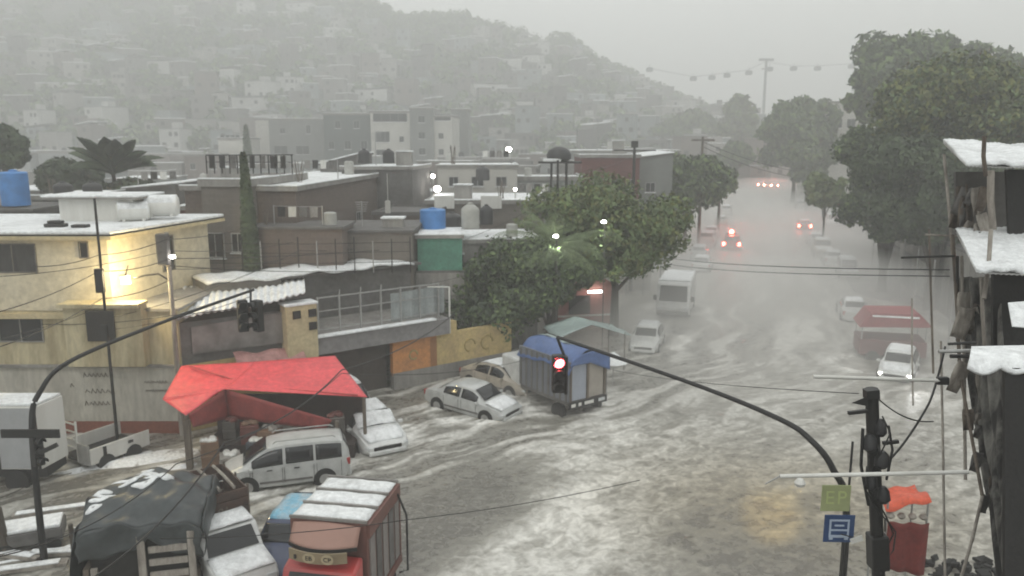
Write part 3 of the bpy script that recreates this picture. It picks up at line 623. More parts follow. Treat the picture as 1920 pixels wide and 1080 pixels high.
# wall lamp washing the side wall
t = thing('wall_lamp', 'glowing floodlight on the side wall of the yellow house', 'lamp', P(233, 523, 30.1)); g_ = t.location
m = MB(); m.box((0,-.02,.13),(.24,.16,.06)); obj('housing', m, M['black'], t, bevel=.03)
m = MB(); m.box((.02,.06,-.05),(.34,.06,.30)); obj('bulb', m, M['lamp_warm'], t, bevel=.02)
m = MB(); m.tube([(0,.1,.1),(-.3,1.0,.35)], .025, 6); obj('bracket', m, M['black'], t)
ld = bpy.data.lights.new('wall_lamp_light', 'POINT'); ld.energy = 330; ld.color = (1,.80,.42); ld.shadow_soft_size = .18; lo_ = bpy.data.objects.new('wall_lamp_light', ld); C.objects.link(lo_); lo_.location = (.15, .35, -.02); lo_.parent = t

# ================================================================ ANNEX with corrugated roof, sign panel, pylon
AN = thing('lean_to_shop', 'low shop with a sagging hail-covered corrugated roof beside the yellow house', 'shop', (0,0,0))
m = MB(); q = [Lp(.02,.0), Lp(.40,.0), Lp(.40,-4), Lp(.02,-2.2)]
m.prism([(p.x,p.y) for p in q], -.1, 3.0, axis='z'); obj('wall', m, M['lemon_wall'], AN)
m = MB(); m.prism([(p.x,p.y) for p in q], 3.003, 4.75, axis='z'); obj('fascia', m, M['concrete_dark'], AN)
c0, c1, c2_, c3 = P(325, 606, 30.9), P(572, 548, 33.6), P(570, 522, 37.5), P(330, 545, 35.6)
def crf(u, v):
    a = c0.lerp(c1, u); b_ = c3.lerp(c2_, u); p = a.lerp(b_, v); p.z += .035*math.sin(u*120)+.10*math.sin(u*5+1)-.02*math.sin(v*9); return p
m = MB(); m.grid(crf, 130, 12); o_ = obj('roof', m, M['steel'], AN, smooth=2, solid=.02)
m = MB(); m.grid(lambda u, v: crf(u,v)+Vector((0,0,.05+.03*math.sin(u*31+v*7))), 130, 12); obj('hail_cover', m, M['hail'], o_, smooth=2, solid=.05)
m = MB(); a, b_ = Lp(.05,.14), Lp(.36,.14); m.add([(a.x,a.y,3.45),(b_.x,b_.y,3.35),(b_.x,b_.y,4.7),(a.x,a.y,4.55)], [(0,1,2,3)]); obj('sign_panel', m, mat('weathered_sign', (.22,.21,.20), .5, 0, .8, .1, col2=(.11,.105,.10)), AN, solid=.06)
m = MB(); m.grid(lambda u, v: (lambda p: Vector((p.x, p.y, 3.3-.75*v+.05*math.sin(u*14)-.16*math.sin(u*3.1))))(Lp(.17+.22*u, .25+.95*v)), 30, 6); aw = obj('pink_awning', m, M['tarp_pink'], None, smooth=2, solid=.015)
tag(aw, 'faded pink striped awning sagging behind the red tarp', 'awning')
PY = thing('sign_pylon', 'cream pylon with three small dark openings at the corner of the shop', 'pylon', Lp(.395, .35), LANG)
m = MB(); m.b2(-.75,.62,-.35,.4,2.2,5.0); m.b2(.2,.55,-.3,.3,-.1,2.2); obj('column', m, M['cream'], PY, bevel=.03)
for (x,z) in ((-.30,4.62),(.40,4.62),(.40,4.05)):
    m = MB(); m.b2(x-.17,x+.17,-.41,-.353,z-.17,z+.17); obj('opening', m, M['dark'], PY)
m = MB(); m.b2(-.8,.67,-.4,.45,5.003,5.1); obj('hail_cover', m, M['hail'], PY, bevel=.02)

# ================================================================ TERRACE BUILDING
TB = thing('terrace_building', 'grey concrete shop building with a railed terrace above a dark ground floor', 'building', LA, LANG)
tl = (LB-LA).length
u0, u1 = .44*tl, .97*tl
m = MB(); m.b2(u0,.74*tl,.5,5,-.1,2.6); obj('ground_floor', m, mat('dark_shopfront', (.075,.06,.05), .8, .4, 1, .3), TB)
m = MB(); m.prism([(u0,2.62),(u1,2.62),(u1,3.40),(u0,3.40)], -.15, 5.0); obj('wall', m, M['concrete'], TB)
m = MB(); m.prism([(u0,2.62),(u1,2.62),(u1,3.40),(u0,3.40)], -.45, -.153); obj('fascia', m, mat('grey_fascia', (.26,.25,.25), .7, .3, .8, .2), TB)
m = MB(); m.b2(u0-.05,u1-.8,-.60,-.20,3.403,3.50); obj('hail_cover', m, M['hail'], TB, bevel=.03)
m = MB(); m.b2(u0,u1,3.2,5.0,3.405,5.6); obj('upper_wall', m, M['concrete_dark'], TB)
m = MB(); m.b2(u0-.2,u1+.3,2.7,5.2,5.61,5.72); rr = obj('roof', m, M['concrete_dark'], TB)
m = MB(); m.grid(lambda a, b: (u0-3.6+(u1-u0+3.4)*a, 2.55+2.4*b, 5.76+.06*math.sin(a*17)+.04*math.sin(a*41)), 40, 6); obj('hail_cover', m, M['hail'], rr, smooth=2, solid=.10)
m = MB(); m.b2(u0-3.6,u0-.2,2.8,5.0,4.9,5.70); obj('side_roof', m, M['concrete_dark'], TB)
rl = obj('railing', MB().b2(u0+.3,u1-.3,-.02,.04,5.05,5.10), M['steel'], TB)
m = MB(); m.b2(u0+.3,u1-.3,-.02,.03,4.45,4.49); obj('rail', m, M['steel'], rl)
m = MB(); m.b2(u0+.3,u1-.3,-.02,.03,3.62,3.66); obj('rail', m, M['steel'], rl)
for i in range(7):
    x = u0+.35+(u1-u0-.7)*i/6; m = MB(); m.b2(x-.035,x+.035,-.045,.045,3.41,5.12); obj('post', m, M['steel'], rl)
    if i in (1,2,3): m = MB(); m.tube([(x,0,5.0),(x+.05,0,5.35)], .03, 6); obj('post', m, M['steel'], rl)
m = MB(); m.grid(lambda a, b: (u1-2.9+2.9*a, .08+.05*math.sin(a*30), 3.5+b*1.35+.1*a), 40, 3); obj('screen_sheet', m, mat('translucent_sheet', (.33,.36,.36), .5, .2, 2, .2), TB, solid=.01)
m = MB(); m.tube([(u1+.1,-.3,2.6),(u1+.1,-.3,4.9)], .045, 8); m.tube([(u1+.1,-.3,4.9),(u1-1.0,-.1,5.0)], .03, 6); obj('downpipe', m, M['whitepaint'], TB)
t = thing('street_wall', 'orange and faded lemon painted street wall with grey footing', 'wall', LA, LANG)
m = MB(); m.b2(.745*tl,.93*tl,-.05,.25,.85,2.5); obj('orange_section', m, M['orange_wall'], t)
m = MB(); m.b2(.93*tl+.003,1.28*tl,-.05,.25,1.0,2.55); m.b2(.95*tl,1.02*tl,-.06,.3,2.552,3.1); obj('lemon_section', m, M['lemon_wall'], t)
m = MB(); m.b2(.745*tl,1.45*tl,-.09,.25,-.1,.997); obj('footing', m, M['concrete'], t)
m = MB(); m.b2(.93*tl-.35,.93*tl,-.075,-.052,1.0,2.4); obj('pilaster', m, mat('brown_stripe', (.36,.17,.07), .8, .3, 2, .1), t)
mural = mat('mural_paint', (.42,.32,.13), .8, .3, 2, .1)
for k, (f_, s_) in enumerate(((1.08,.32),(1.16,.36),(.83,.22))):
    m = MB(); c_ = (f_*tl, -.065, 1.75); m.tube([(c_[0]+s_*math.cos(a*.5), -.06, c_[2]+s_*math.sin(a*.5)) for a in range(10+k)], .05, 5); obj('painted_mark', m, mural, t)

# ================================================================ BROWN BUILDINGS behind (left middle)
Q = math.radians(-6)
Bx = P(560, 338, 42)
block('brown_brick_building', 'long brown brick building whose hail-edged roof runs back behind the cypress', Bx.x-6.0, Bx.x, 42, 24, 9.35, M['brick'], rz=Q, parapet=.12, ovh=.18,
      wins=[(.3,6.2,.9,1.0),(.78,5.9,.5,.8)], side=[(.45,6.3,.8,1.0)])
pblock('grey_block_house', 'grey-brown house with a laundry cage on its roof, left of the cypress', 376, 470, 336, 41, 8, M['brick2'], rz=Q, wins=[(.22,6.0,.9,1.2),(.7,6.3,.6,.9)])
pblock('brown_block_wall_house', 'low brown unfinished house in front of the brick building', 470, 640, 424, 39.5, 3, M['brick'], rz=0, wins=[(.45,5.0,.6,.7)], parapet=0, hail=False)
pblock('grey_terrace_house', 'grey rendered low house behind the railed terrace', 640, 772, 430, 41, 5, M['brick2'], rz=0, wins=[(.25,4.9,.6,.9),(.7,4.9,.6,.9)], parapet=0, hail=False)
pblock('brown_rear_house', 'brown flat-roofed house with a bright white meter box, left of the green shed', 700, 812, 392, 50, 5, M['brick'], rz=Q, wins=[(.3,5.6,.6,.8)], parapet=.1, hail=False)
t = thing('meter_box', 'small bright white box on the brown brick side wall', 'meter box', P(727, 388, 48.5)); m = MB(); m.box((0,0,0),(.3,.2,.75)); obj('case', m, M['far_white'], t, bevel=.02)
m = MB(); m.tube([(0,.1,.35),(0,.1,2.0)], .02, 5); obj('conduit', m, M['far_white'], t)
# laundry cage on roof
q = P(372, 333, 41); t = thing('laundry_cage', 'dark metal laundry cage with hanging clothes on a flat roof', 'laundry cage', (q.x, 42.2, q.z+.15), Q)
for i in range(12):
    m = MB(); m.tube([(i*.42,0,0),(i*.42,0,.95)], .035, 5); obj('post', m, M['dark'], t)
m = MB(); m.tube([(0,0,.95),(4.7,0,.98)], .03, 5); m.tube([(0,0,.6),(4.7,0,.6)], .02, 5); obj('top_rail', m, M['dark'], t)
for i in range(8):
    m = MB(); w_ = random.uniform(.28,.42); m.grid(lambda a, b: (.15+i*.55+w_*a, .03*math.sin(a*9+b*3), .92-b*random.uniform(.62,.64)), 5, 4); obj('laundry', m, [M['dark'],M['tank_black'],M['concrete_dark']][i%3], t, solid=.01)
t = thing('satellite_dish', 'white satellite dish tilted on a rooftop right of the laundry cage', 'satellite dish', P(525, 318, 43)+Vector((0,0,0)), .5)
m = MB(); m.at((0,0,.35), rx=-1.0, rz=.4).lathe([(.05,0),(.25,.04),(.42,.14),(.43,.15),(.26,.06),(.02,.03)], 18); obj('dish', m, M['whitepaint'], t, smooth=True); m = MB(); m.tube([(0,0,-.4),(0,0,.3)], .03, 6); obj('mast', m, M['steel'], t)
pblock('slope_roof_house', 'house with a bright hail-covered sloping sheet roof left of two black tanks', 600, 672, 306, 60, 4, M['concrete_dark'], rz=-.1, slope=.75, parapet=0)
for lb, px in (('black rooftop tank, left of the pair beside the sloping roof', 683), ('black rooftop tank, right of the pair beside the sloping roof', 729)):
    q = P(px, 306, 58); tank(lb, q.x, q.y, q.z, .42, 1.0, M['tank_black'])
pblock('tank_stand_house', 'grey house carrying two black water tanks on its hail-covered roof', 640, 775, 308, 57, 6, M['concrete_dark'], rz=Q, parapet=.1)

t = thing('roof_fence', 'thin wire fence with posts along the hail-edged roof behind the terrace', 'fence', (P(385,500,38.2).x, 38.2, 5.6), .02)
for i in range(12): m = MB(); m.tube([(i*.9,0,0),(i*.9,0,1.55+.1*(i%3))], .03, 6); obj('post', m, M['dark'] if i % 3 else M['steel'], t)
for z in (.5,1.0,1.45): m = MB(); m.tube([(0,0,z),(5,0,z-.05),(9.9,0,z+.04)], .014, 5); obj('strand', m, M['dark'], t)
# ================================================================ GREEN SHED and roofs behind the conifer
q0 = P(782, 440, 42)
block('green_shed', 'green sheet-metal rooftop shed above the grey terrace', q0.x, P(866, 440, 42).x, 42, 3.4, q0.z-.2-5.0, M['greenwall'], rz=.06, parapet=.05, base=5.0, side=[(.5,.9,.9,.8)])
block('shed_support', 'grey block room carrying the green rooftop shed', q0.x-.1, P(866,440,42).x+.1, 41.9, 3.6, 4.98, M['concrete'], rz=.06, parapet=0, hail=False, ovh=0)
pblock('grey_roof_house', 'grey house with rooftop tanks right of the green shed', 868, 1010, 444, 43.5, 5, M['concrete'], rz=.1, parapet=.08)
for lb, px, py, Y, r_, h_, mt in (('blue square-shouldered tank left of the pale grey tank', 812, 434, 45, .72, 1.3, M['tank_blue']), ('tall pale grey tank between the blue and black tanks', 882, 427, 44.5, .50, 1.35, M['tank_grey']),
                                  ('black tank just right of the tall pale grey tank', 912, 420, 46, .38, 1.1, M['tank_black']), ('black low tank between the blue and grey tanks', 848, 428, 48, .55, .95, M['tank_black']),
                                  ('black tank in front of the pale flat-roofed house', 905, 338, 64, .55, 1.1, M['tank_black'])):
    q = P(px, py, Y); tank(lb, q.x, q.y, q.z, r_, h_, mt, flat='blue' in lb[:6])
pblock('long_brown_house', 'long brown house with white sheets on its wall behind the grey tank', 800, 1020, 372, 54, 8, M['brick2'], rz=0, wins=[(.5,6.5,.8,.7)], parapet=.12)
for lb, px, w_ in (('white sheet hung on the brown wall, left one', 833, 1.35), ('white sheet hung on the brown wall, right one', 921, 1.4)):
    q = P(px, 380, 53.8); t = thing('hanging_sheet', lb, 'sheet', q, 0, 'white sheets on the brown wall'); m = MB(); m.grid(lambda a, b: ((a-.5)*w_, .04*math.sin(a*7), -.4+b*.85), 8, 4); obj('cloth', m, M['whitepaint'], t, solid=.01)
pblock('pale_roof_house', 'pale one-storey rooftop house with two dark windows and hail roof', 820, 970, 306, 66, 6, M['far_white'], rz=.05, wins=[(.2,8.2,.7,.7),(.5,8.2,.9,.7),(.8,8.2,.8,.7)], parapet=.1)
pblock('grey_step_house', 'low grey house stepping down right of the pale rooftop house', 960, 1090, 330, 68, 6, M['far_grey'], parapet=.2)
q = P(1048, 306, 55); TW = thing('water_tower', 'dark dome tank with a white rim on an elevated platform above the trees', 'water tower', (q.x, 55, 0))
for sx_ in (-1,1):
    for sy_ in (-1,1): m = MB(); m.tube([(sx_*.65,sy_*.65,0),(sx_*.5,sy_*.5,q.z)], .06, 6); obj('leg', m, M['dark'], TW)
m = MB(); m.b2(-1.4,1.5,-.7,.7,q.z,q.z+.12); obj('platform', m, M['dark'], TW)
m = MB(); m.b2(-1.1,.1,-.72,-.2,q.z+.123,q.z+.32); obj('hail_cover', m, M['hail'], TW, bevel=.04)
m = MB(); m.lathe([(.55,0),(.82,.15),(.85,.45),(.7,.75),(.35,.95),(.05,1.0)], 20, c=(0,.1,q.z+.12)); obj('tank', m, M['tank_black'], TW, smooth=True)
pblock('maroon_building', 'dark maroon building with a white patch of roof behind the central tree', 1090, 1200, 288, 72, 8, M['maroon'], rz=0, wins=[(.3,7.6,.8,.8),(.6,7.6,.8,.8),(.85,7.6,.6,.8)], parapet=.15)
pblock('grey_corner_building', 'grey building with a bright sloping white roof right of the maroon one', 1180, 1262, 296, 74, 9, M['far_grey'], rz=0, slope=.5, parapet=0, wins=[(.5,7.2,.8,.8)])
pblock('pale_long_roof', 'long pale rooftop with a straight hail edge behind the maroon building', 1050, 1275, 280, 110, 12, M['far_grey'], parapet=.1, hail=True)
# left of yellow house: tank tower
q = P(0, 388, 40); block('dark_tank_house', 'dark narrow building left of the yellow roof carrying a bright blue tank', q.x-3, P(60,388,40).x, 40, 4, q.z-.2, M['concrete_dark'], parapet=0, hail=False)
q = P(31, 385, 41); tank('bright blue tank at the left edge above the yellow house', q.x, q.y, q.z, .66, 1.75, M['tank_blue'], flat=True)
q = P(-6, 385, 41.5); tank('cream tank cut by the left edge beside the bright blue tank', q.x, q.y, q.z, .5, 1.4, M['tank_cream'])
pblock('grey_parapet_house', 'grey house with a thin white parapet right of the blue tank', 58, 150, 362, 45, 5, M['concrete'], parapet=.1)
for lb, px in (('black tank below the leafy palm, left one', 120), ('black tank below the leafy palm, right one', 175)):
    q = P(px, 372, 44); tank(lb, q.x, q.y, q.z, .5, .9, M['tank_black'])
pblock('curved_roof_house', 'house with a dark humped roof behind the white drum tanks', 232, 330, 352, 52, 6, M['concrete_dark'], parapet=0, slope=.3)
pblock('low_maroon_house', 'small reddish-brown house squeezed beside the drum tanks', 322, 380, 382, 46, 5, M['maroon'], parapet=.1)

# ================================================================ FAR BLOCKS
pblock('pale_slab_block', 'tall pale slab building with a tank on top left of the dark apartment block', 478, 522, 222, 168, 10, M['far_white'], parapet=.3, base=0)
pblock('grey_apartment_block', 'grey four-storey apartment block with dark balconies, left of the glassy block', 503, 606, 222, 160, 14, M['far_grey'], rz=0, wins=[(.2,9,2.6,1.6),(.6,9,2.6,1.6),(.2,5,2.6,1.6),(.6,5,2.6,1.6),(.25,13,1,1),(.72,13,.8,1.6)], side=[(.5,9,2,1.4)])
pblock('dark_glassy_block', 'dark blue-green apartment block in the middle of the far row', 606, 694, 212, 158, 14, M['far_dark'], wins=[(.15,6,1,1.5),(.5,6,1.2,1.6),(.85,6,1,1.5),(.5,10,1.2,1.6),(.85,10,1.2,1.6),(.15,10,1,1.5),(.3,14,1,1.4),(.7,14,1,1.4)])
pblock('white_framed_block', 'white-framed apartment block with a dark top band, in the far row', 694, 768, 208, 156, 12, M['far_white'], wins=[(.3,8,2.6,1.9,2),(.3,11.4,2.6,1.9,2),(.78,8,.8,1),(.78,11.4,.8,1),(.5,15.2,6.4,1.5,3)])
pblock('stair_tower_block', 'grey stair tower standing between the white apartment wings', 768, 812, 202, 155, 12, M['far_grey'], wins=[(.5,6,1.2,1.2),(.5,9,1.2,1.2),(.5,12,1.2,1.2),(.5,15,1.2,1.2)])
pblock('white_wing_block', 'bright white apartment wing with small square windows', 812, 848, 216, 155.5, 12, M['far_white'], rz=-.05, wins=[(.4,6,.9,1),(.4,9,.9,1),(.4,12,.9,1),(.5,15.4,3,1.2)])
pblock('grey_wing_block', 'hazy grey wing behind the bright white apartment wing', 846, 878, 204, 172, 10, M['far_grey'])
pblock('small_pale_office', 'small pale building with a row of tiny windows far below the hill', 408, 455, 258, 150, 10, M['far_white'], wins=[(.2,12,.7,.6,0),(.4,12,.7,.6,0),(.6,12,.7,.6,0),(.8,12,.7,.6,0)])
pblock('pale_hill_block', 'pale square block at the right end of the hill foot', 1148, 1172, 262, 190, 10, M['far_white'])
pblock('right_pale_building', 'pale building with a white roof edge between the avenue trees', 1555, 1618, 190, 150, 14, M['far_white'], wins=[(.3,14,1.5,1.5),(.3,10,1.5,1.5),(.7,14,1.5,1.5)])
# hazy filler houses between the near roofs and the hill: each of them a thing of its own
FW = [mat('filler_wall', c, .85, .3, .8, .2) for c in ((.30,.29,.27),(.20,.19,.18),(.40,.39,.36),(.24,.20,.18),(.33,.35,.35))]
cn = ['grey', 'dark grey', 'pale', 'brownish', 'bluish']
hp = ['near the palm', 'under the hill', 'among the hazy rooftops', 'beyond the brick buildings', 'at the foot of the hill']
def lm(px):
    for a, n__ in ((120,'behind the dark garden tree'),(260,'behind the broad-leaved palm'),(400,'between the palm and the cypress'),(520,'behind the cypress'),(620,'behind the dark apartment block'),(760,'near the white-framed block'),(880,'near the white wing block'),(1020,'behind the pale rooftop house'),(1110,'behind the water tower'),(1180,'behind the maroon building'),(1240,'above the corner tree'),(1300,'left of the power pole'),(9999,'right of the power pole')):
        if px < a: return n__
def uniq(base, used, extras): return base
used_l = set()
k = 0
for Y in (62, 72, 84, 96, 110, 126, 142, 176, 190):
    x = -.68*Y
    while x < .26*Y:
        w_ = random.uniform(5, 10); px = 960+x/Y*1500
        hgt = random.uniform(4.5, 8.2)+(.8 if Y > 100 else 0)
        if (Y < 80 and 340 < px < 1090) or px > 1150: x += w_; continue
        if Y < 75 and px > 200: x += w_; continue
        if random.random() < .8:
            c_ = random.randrange(5)
            rr_ = random.uniform(-.25,.15); fb = 'near' if Y < 90 else ('middle' if Y < 130 else 'far')
            lab = uniq(f'{cn[c_]} flat-roofed house {lm(px)}, in the {fb} row', used_l, (', the second such', ', the third such', ', the last such'))
            t = block('hazy_house', lab, x, x+w_*.92, Y+random.uniform(-3,3), random.uniform(5,9), hgt, FW[c_], rz=rr_, group='hazy flat-roofed houses below the hill', parapet=random.choice((.1,.3,.5)),
                      wins=[(random.uniform(.15,.35), hgt-2.2, random.uniform(.8,1.4), 1.0), (random.uniform(.6,.85), hgt-2.2, random.uniform(.8,1.4), 1.0)])
            if random.random() < .5:
                tank(uniq(f'{"black" if k%2 else "pale"} tank on a {cn[c_]} roof {lm(px)}, {fb} row', used_l, (', second', ', third')), x+w_*.5, Y+4, hgt+.1, .5, 1.15, M['tank_black'] if k%2 else M['tank_grey'], 'tanks on the hazy houses')
            k += 1
        x += w_+random.uniform(0, 2)

# ================================================================ HILL HOUSES
HW = [mat('hill_house_wall', c, .9, .3, .3, 0) for c in ((.19,.18,.17),(.14,.13,.12),(.34,.33,.31),(.17,.145,.13),(.24,.27,.27),(.11,.105,.10))]
HWP = mat('pale_hill_wall', (.50,.50,.48), .9, .25, .2, 0)
hc = ['grey', 'brown-grey', 'whitish', 'reddish', 'pale blue', 'dark grey']
def hmesh(w_, d_, h_, wmat, kd):
    m = MB(); m.b2(-w_/2,w_/2,-d_/2,d_/2,-6,h_,0)
    if kd: m.prism([(-w_/2-.3,h_+.02),(w_/2+.3,h_+.02+.8),(w_/2+.3,h_+1.05),(-w_/2-.3,h_+.3)], -d_/2-.3, d_/2+.3, 1)
    else: m.b2(-w_/2-.2,w_/2+.2,-d_/2-.2,d_/2+.2,h_+.01,h_+.22,1 if kd == 0 else 0)
    for a in (-.28,.05,.33):
        if random.random() < .45: m.b2(w_*a-.5,w_*a+.5,-d_/2-.03,-d_/2+.02,h_-1.9,h_-.8,2)
    if h_ > 4.5:
        for a in (-.28,.3): m.b2(w_*a-.6,w_*a+.6,-d_/2-.03,-d_/2+.02,h_-4.8,h_-3.6,2)
    if random.random() < .4: m.b2(-w_*.1,w_*.25,-d_*.1,d_*.2,h_+.2,h_+1.8,0)
    me = bpy.data.meshes.new('hillside_house'); me.from_pydata([tuple(v) for v in m.v], [], m.f); me.polygons.foreach_set('material_index', m.m)
    for mm in (wmat, M['hail'] if random.random() < .38 else M['far_grey'], M['dark']): me.materials.append(mm)
    return me
var = [(hmesh(random.uniform(5,11)*(.8 if i % 7 else 1.25), random.uniform(5,9), random.choice((3,3,5.6,6,8.5)), HW[i%6] if i % 7 else HWP, random.random() < .35), i%6 if i % 7 else 2) for i in range(36)]
n_ = 0; tries = 0; spots = []
while n_ < 290 and tries < 20000:
    tries += 1
    Y = 195+(random.random()**1.15)*240; x = random.uniform(-.70, .36)*Y
    z = float(hillz(x, Y))
    if z < 2 or z > 84+8*math.sin(x/20): continue
    px = 960+x/Y*1500
    if any((x-a)**2+(Y-b)**2 < 52 for a, b in spots): continue
    up = z/95
    if random.random() < up*.9: continue
    spots.append((x, Y)); me, ci = random.choice(var)
    o = bpy.data.objects.new('hillside_house', me); C.objects.link(o); o.location = (x, Y, z+random.uniform(.3,1.6)); o.rotation_euler = (0,0,random.uniform(-.5,.5))
    band = 'low on the hill' if z < 12 else ('a third up' if z < 28 else ('halfway up' if z < 50 else 'near the skyline'))
    tag(o, uniq(f'{hc[ci]} hillside house {band}, {lm(px)}', used_l, (', left', ', right')), 'house', 'houses stacked up the hazy hillside'); n_ += 1
m = MB(); mi = 0
for i in range(1100):
    Y = 195+(random.random()**1.1)*245; x = random.uniform(-.70, .38)*Y; z = float(hillz(x, Y))
    if z < 1 or z > 88 or random.random() < z/100 or any((x-a)**2+(Y-b)**2 < 30 for a, b in spots): continue
    w_, d_, h_ = random.uniform(3,7), random.uniform(4,7), random.uniform(2.2,4.2); m.at((x,Y,z), rz=random.uniform(-.5,.5)); c_ = random.randrange(5)
    m.b2(-w_/2,w_/2,-d_/2,d_/2,-5,h_,c_); m.b2(-w_/2-.2,w_/2+.2,-d_/2-.2,d_/2+.2,h_+.01,h_+.2, 6 if random.random() < .35 else 5); m.b2(-.6,.6,-d_/2-.03,-d_/2+.01,h_-1.8,h_-.7,7)
m.M = IM; o = obj('hillside_housing', m, HW[:5]+[M['far_grey'], M['hail'], M['dark']]); kind(o, 'stuff'); o['label'] = 'mass of small houses filling the hazy hillside'
# woods on the hill: scattered crowns that also roughen the skyline
Ps, Ns = [], []
for i in range(2300):
    Y = 200+random.random()*255 if i > 420 else random.uniform(425, 462); x = random.uniform(-.70, .48)*Y; z = float(hillz(x, Y))
    if z < 1.5: continue
    if i > 420 and random.random() > .6+z/110: continue
    r_ = random.uniform(1.6, 4.2)*(1.25 if i <= 420 else 1); kq = int(22*r_)
    d = rng.normal(size=(kq,3)); d /= np.linalg.norm(d,axis=1,keepdims=True); c_ = np.array([x, Y, z+r_*.8])
    Ps.append(c_+d*r_*(.5+.5*rng.random((kq,1)))*np.array([1,1,.85])); Ns.append(d)
Ns = np.concatenate(Ns); o = quads('hillside_woods', np.concatenate(Ps), Ns, .95, [M['leaf_dark'], M['leaf']], asp=.8); kind(o, 'stuff'); o['label'] = 'dark scattered woods over the hill and along its skyline'

for lb, px, py, Y, r_ in (('bright lamp shining beyond the pale rooftop house', 954, 280, 120, .42), ('bright white lamp beside the pale rooftop house, above the hanging sheets', 820, 354, 60, .26), ('second glowing lamp just above the bright one by the pale house', 812, 330, 62, .16),
        ('single bright lamp high on the hazy hillside', 1007, 121, 395, .9), ('small white lamp on the long brown house roof', 966, 355, 56, .12)):
    q = P(px, py, Y); b_ = max(float(hillz(q.x, Y)), 0); t = thing('distant_lamp', lb, 'lamp', (q.x, Y, b_)); m = MB(); m.tube([(0,0,0),(0,0,q.z-b_)], .05, 6); obj('mast', m, M['steel'], t)
    m = MB(); m.lathe([(r_*.5,-r_*.8),(r_,-r_*.3),(r_,r_*.3),(r_*.5,r_*.8)], 12, c=(0,-.1,q.z-b_)); obj('globe', m, M['lamp_white'], t, smooth=True)
# ================================================================ TREES
def ptree(name, label, px, pyt, pyb, Y, wpx_, mats, **k):
    a = P(px, pyt, Y); b_ = P(px, pyb, Y); rad = wpx_/2/1500*Y*1.02
    return tree(name, label, a.x, Y, a.z, rad, max(b_.z, .6), mats, **k)
LD_, LG, LO, LL = M['leaf_dark'], M['leaf'], M['leaf_olive'], M['leaf_light']
ptree('street_tree', 'big spreading green tree with a forked trunk on the avenue corner', 1158, 350, 502, 47.5, 280, [LG, LG, LO], nq=24000, leaf=.15, trunk_r=.26)
ptree('street_tree', 'dark dense tree with a ragged edge between the green shed and the blue tarp truck', 935, 432, 655, 43.2, 205, [LD_, LD_, LG], nq=16000, leaf=.15, trunk_r=.2)
ptree('street_tree', 'middle green tree filling the space under the pale palm', 1030, 418, 600, 44.6, 170, [LD_, LG, LG], nq=13000, leaf=.15, trunk_r=.18)
ptree('street_tree', 'grey-green tree behind the corner tree beside the power pole', 1290, 292, 395, 84, 150, [LD_, LG], nq=7000, leaf=.34)
ptree('street_tree', 'small tree leaning over the avenue right of the power pole', 1352, 308, 372, 100, 56, [LD_, LG], nq=2500, leaf=.36)
ptree('roadside_tree', 'huge dark tree standing over the right side of the avenue', 1685, 168, 520, 62, 190, [LD_, LD_, LG], nq=30000, leaf=.21, trunk_r=.4)
ptree('roadside_tree', 'huge olive-green tree rising at the right edge of the picture', 1838, 88, 430, 58, 300, [LG, LO, LO, LD_], nq=36000, leaf=.21, trunk_r=.45)
ptree('roadside_tree', 'dark low tree filling the gap under the two huge ones on the right', 1775, 230, 500, 55, 240, [LD_], nq=22000, leaf=.2, trunk_r=.35)
ptree('roadside_tree', 'pale hazy tall tree behind the huge dark tree, the taller one', 1730, 42, 260, 105, 190, [LD_, LG], nq=10000, leaf=.5, trunk_r=.5)
ptree('roadside_tree', 'pale hazy tree at the left edge of the right-hand wood', 1660, 82, 260, 102, 105, [LD_, LG], nq=6000, leaf=.5, trunk_r=.4)
ptree('roadside_tree', 'pale hazy tree top at the far upper right', 1870, 44, 260, 108, 150, [LD_, LG], nq=8000, leaf=.5, trunk_r=.4)
ptree('avenue_tree', 'grey hazy rounded tree on the right of the avenue in mid distance', 1500, 166, 340, 150, 130, [LD_, LG], nq=9000, leaf=.6, trunk_r=.4)
ptree('avenue_tree', 'slim pointed hazy tree just right of the rounded one', 1552, 160, 300, 158, 40, [LD_], nq=3000, leaf=.55, trunk_r=.3)
ptree('avenue_tree', 'lower hazy tree under the rounded one beside the avenue', 1520, 250, 350, 135, 80, [LD_, LG], nq=5000, leaf=.5, trunk_r=.3)
ptree('avenue_tree', 'faint tall tree at the far end of the avenue, left side', 1385, 165, 300, 240, 72, [LG, LD_], nq=5000, leaf=.85, trunk_r=.4)
ptree('avenue_tree', 'faint low bushy tree beyond the power pole', 1382, 262, 320, 170, 60, [LG, LD_], nq=3500, leaf=.6, trunk_r=.3)
ptree('avenue_tree', 'faint distant crown right of the hill foot', 1300, 200, 300, 260, 110, [LG, LD_], nq=4500, leaf=.9, trunk_r=.3)
ptree('small_tree', 'bright light-green small tree at the foot of the huge dark tree', 1552, 318, 396, 84, 66, [LL, LL, LG], nq=3500, leaf=.35, trunk_r=.12)
ptree('garden_tree', 'dark garden tree at the left edge above the blue tank', 0, 215, 340, 58, 78, [LD_], nq=5000, leaf=.26)
ptree('garden_tree', 'dark rounded garden tree left of the broad-leaved palm', 128, 298, 380, 60, 105, [LD_], nq=8000, leaf=.26)
a = P(212, 322, 56.5); palm('palm_tree', 'dark broad-leaved palm rising behind the yellow house roof', a.x, 56.5, a.z, 3.6, 17, M['leaf_dark'], leafw=.85, droop=.42, el0=.35)
ptree('garden_tree', 'dark bushy growth under the broad-leaved palm', 225, 345, 395, 57, 120, [LD_], nq=6000, leaf=.26)
a = P(1040, 462, 43); palm('palm_tree', 'pale green feathery palm in front of the corner tree', a.x, 43, a.z, 3.4, 20, M['frond'], leafw=.05, droop=.5)
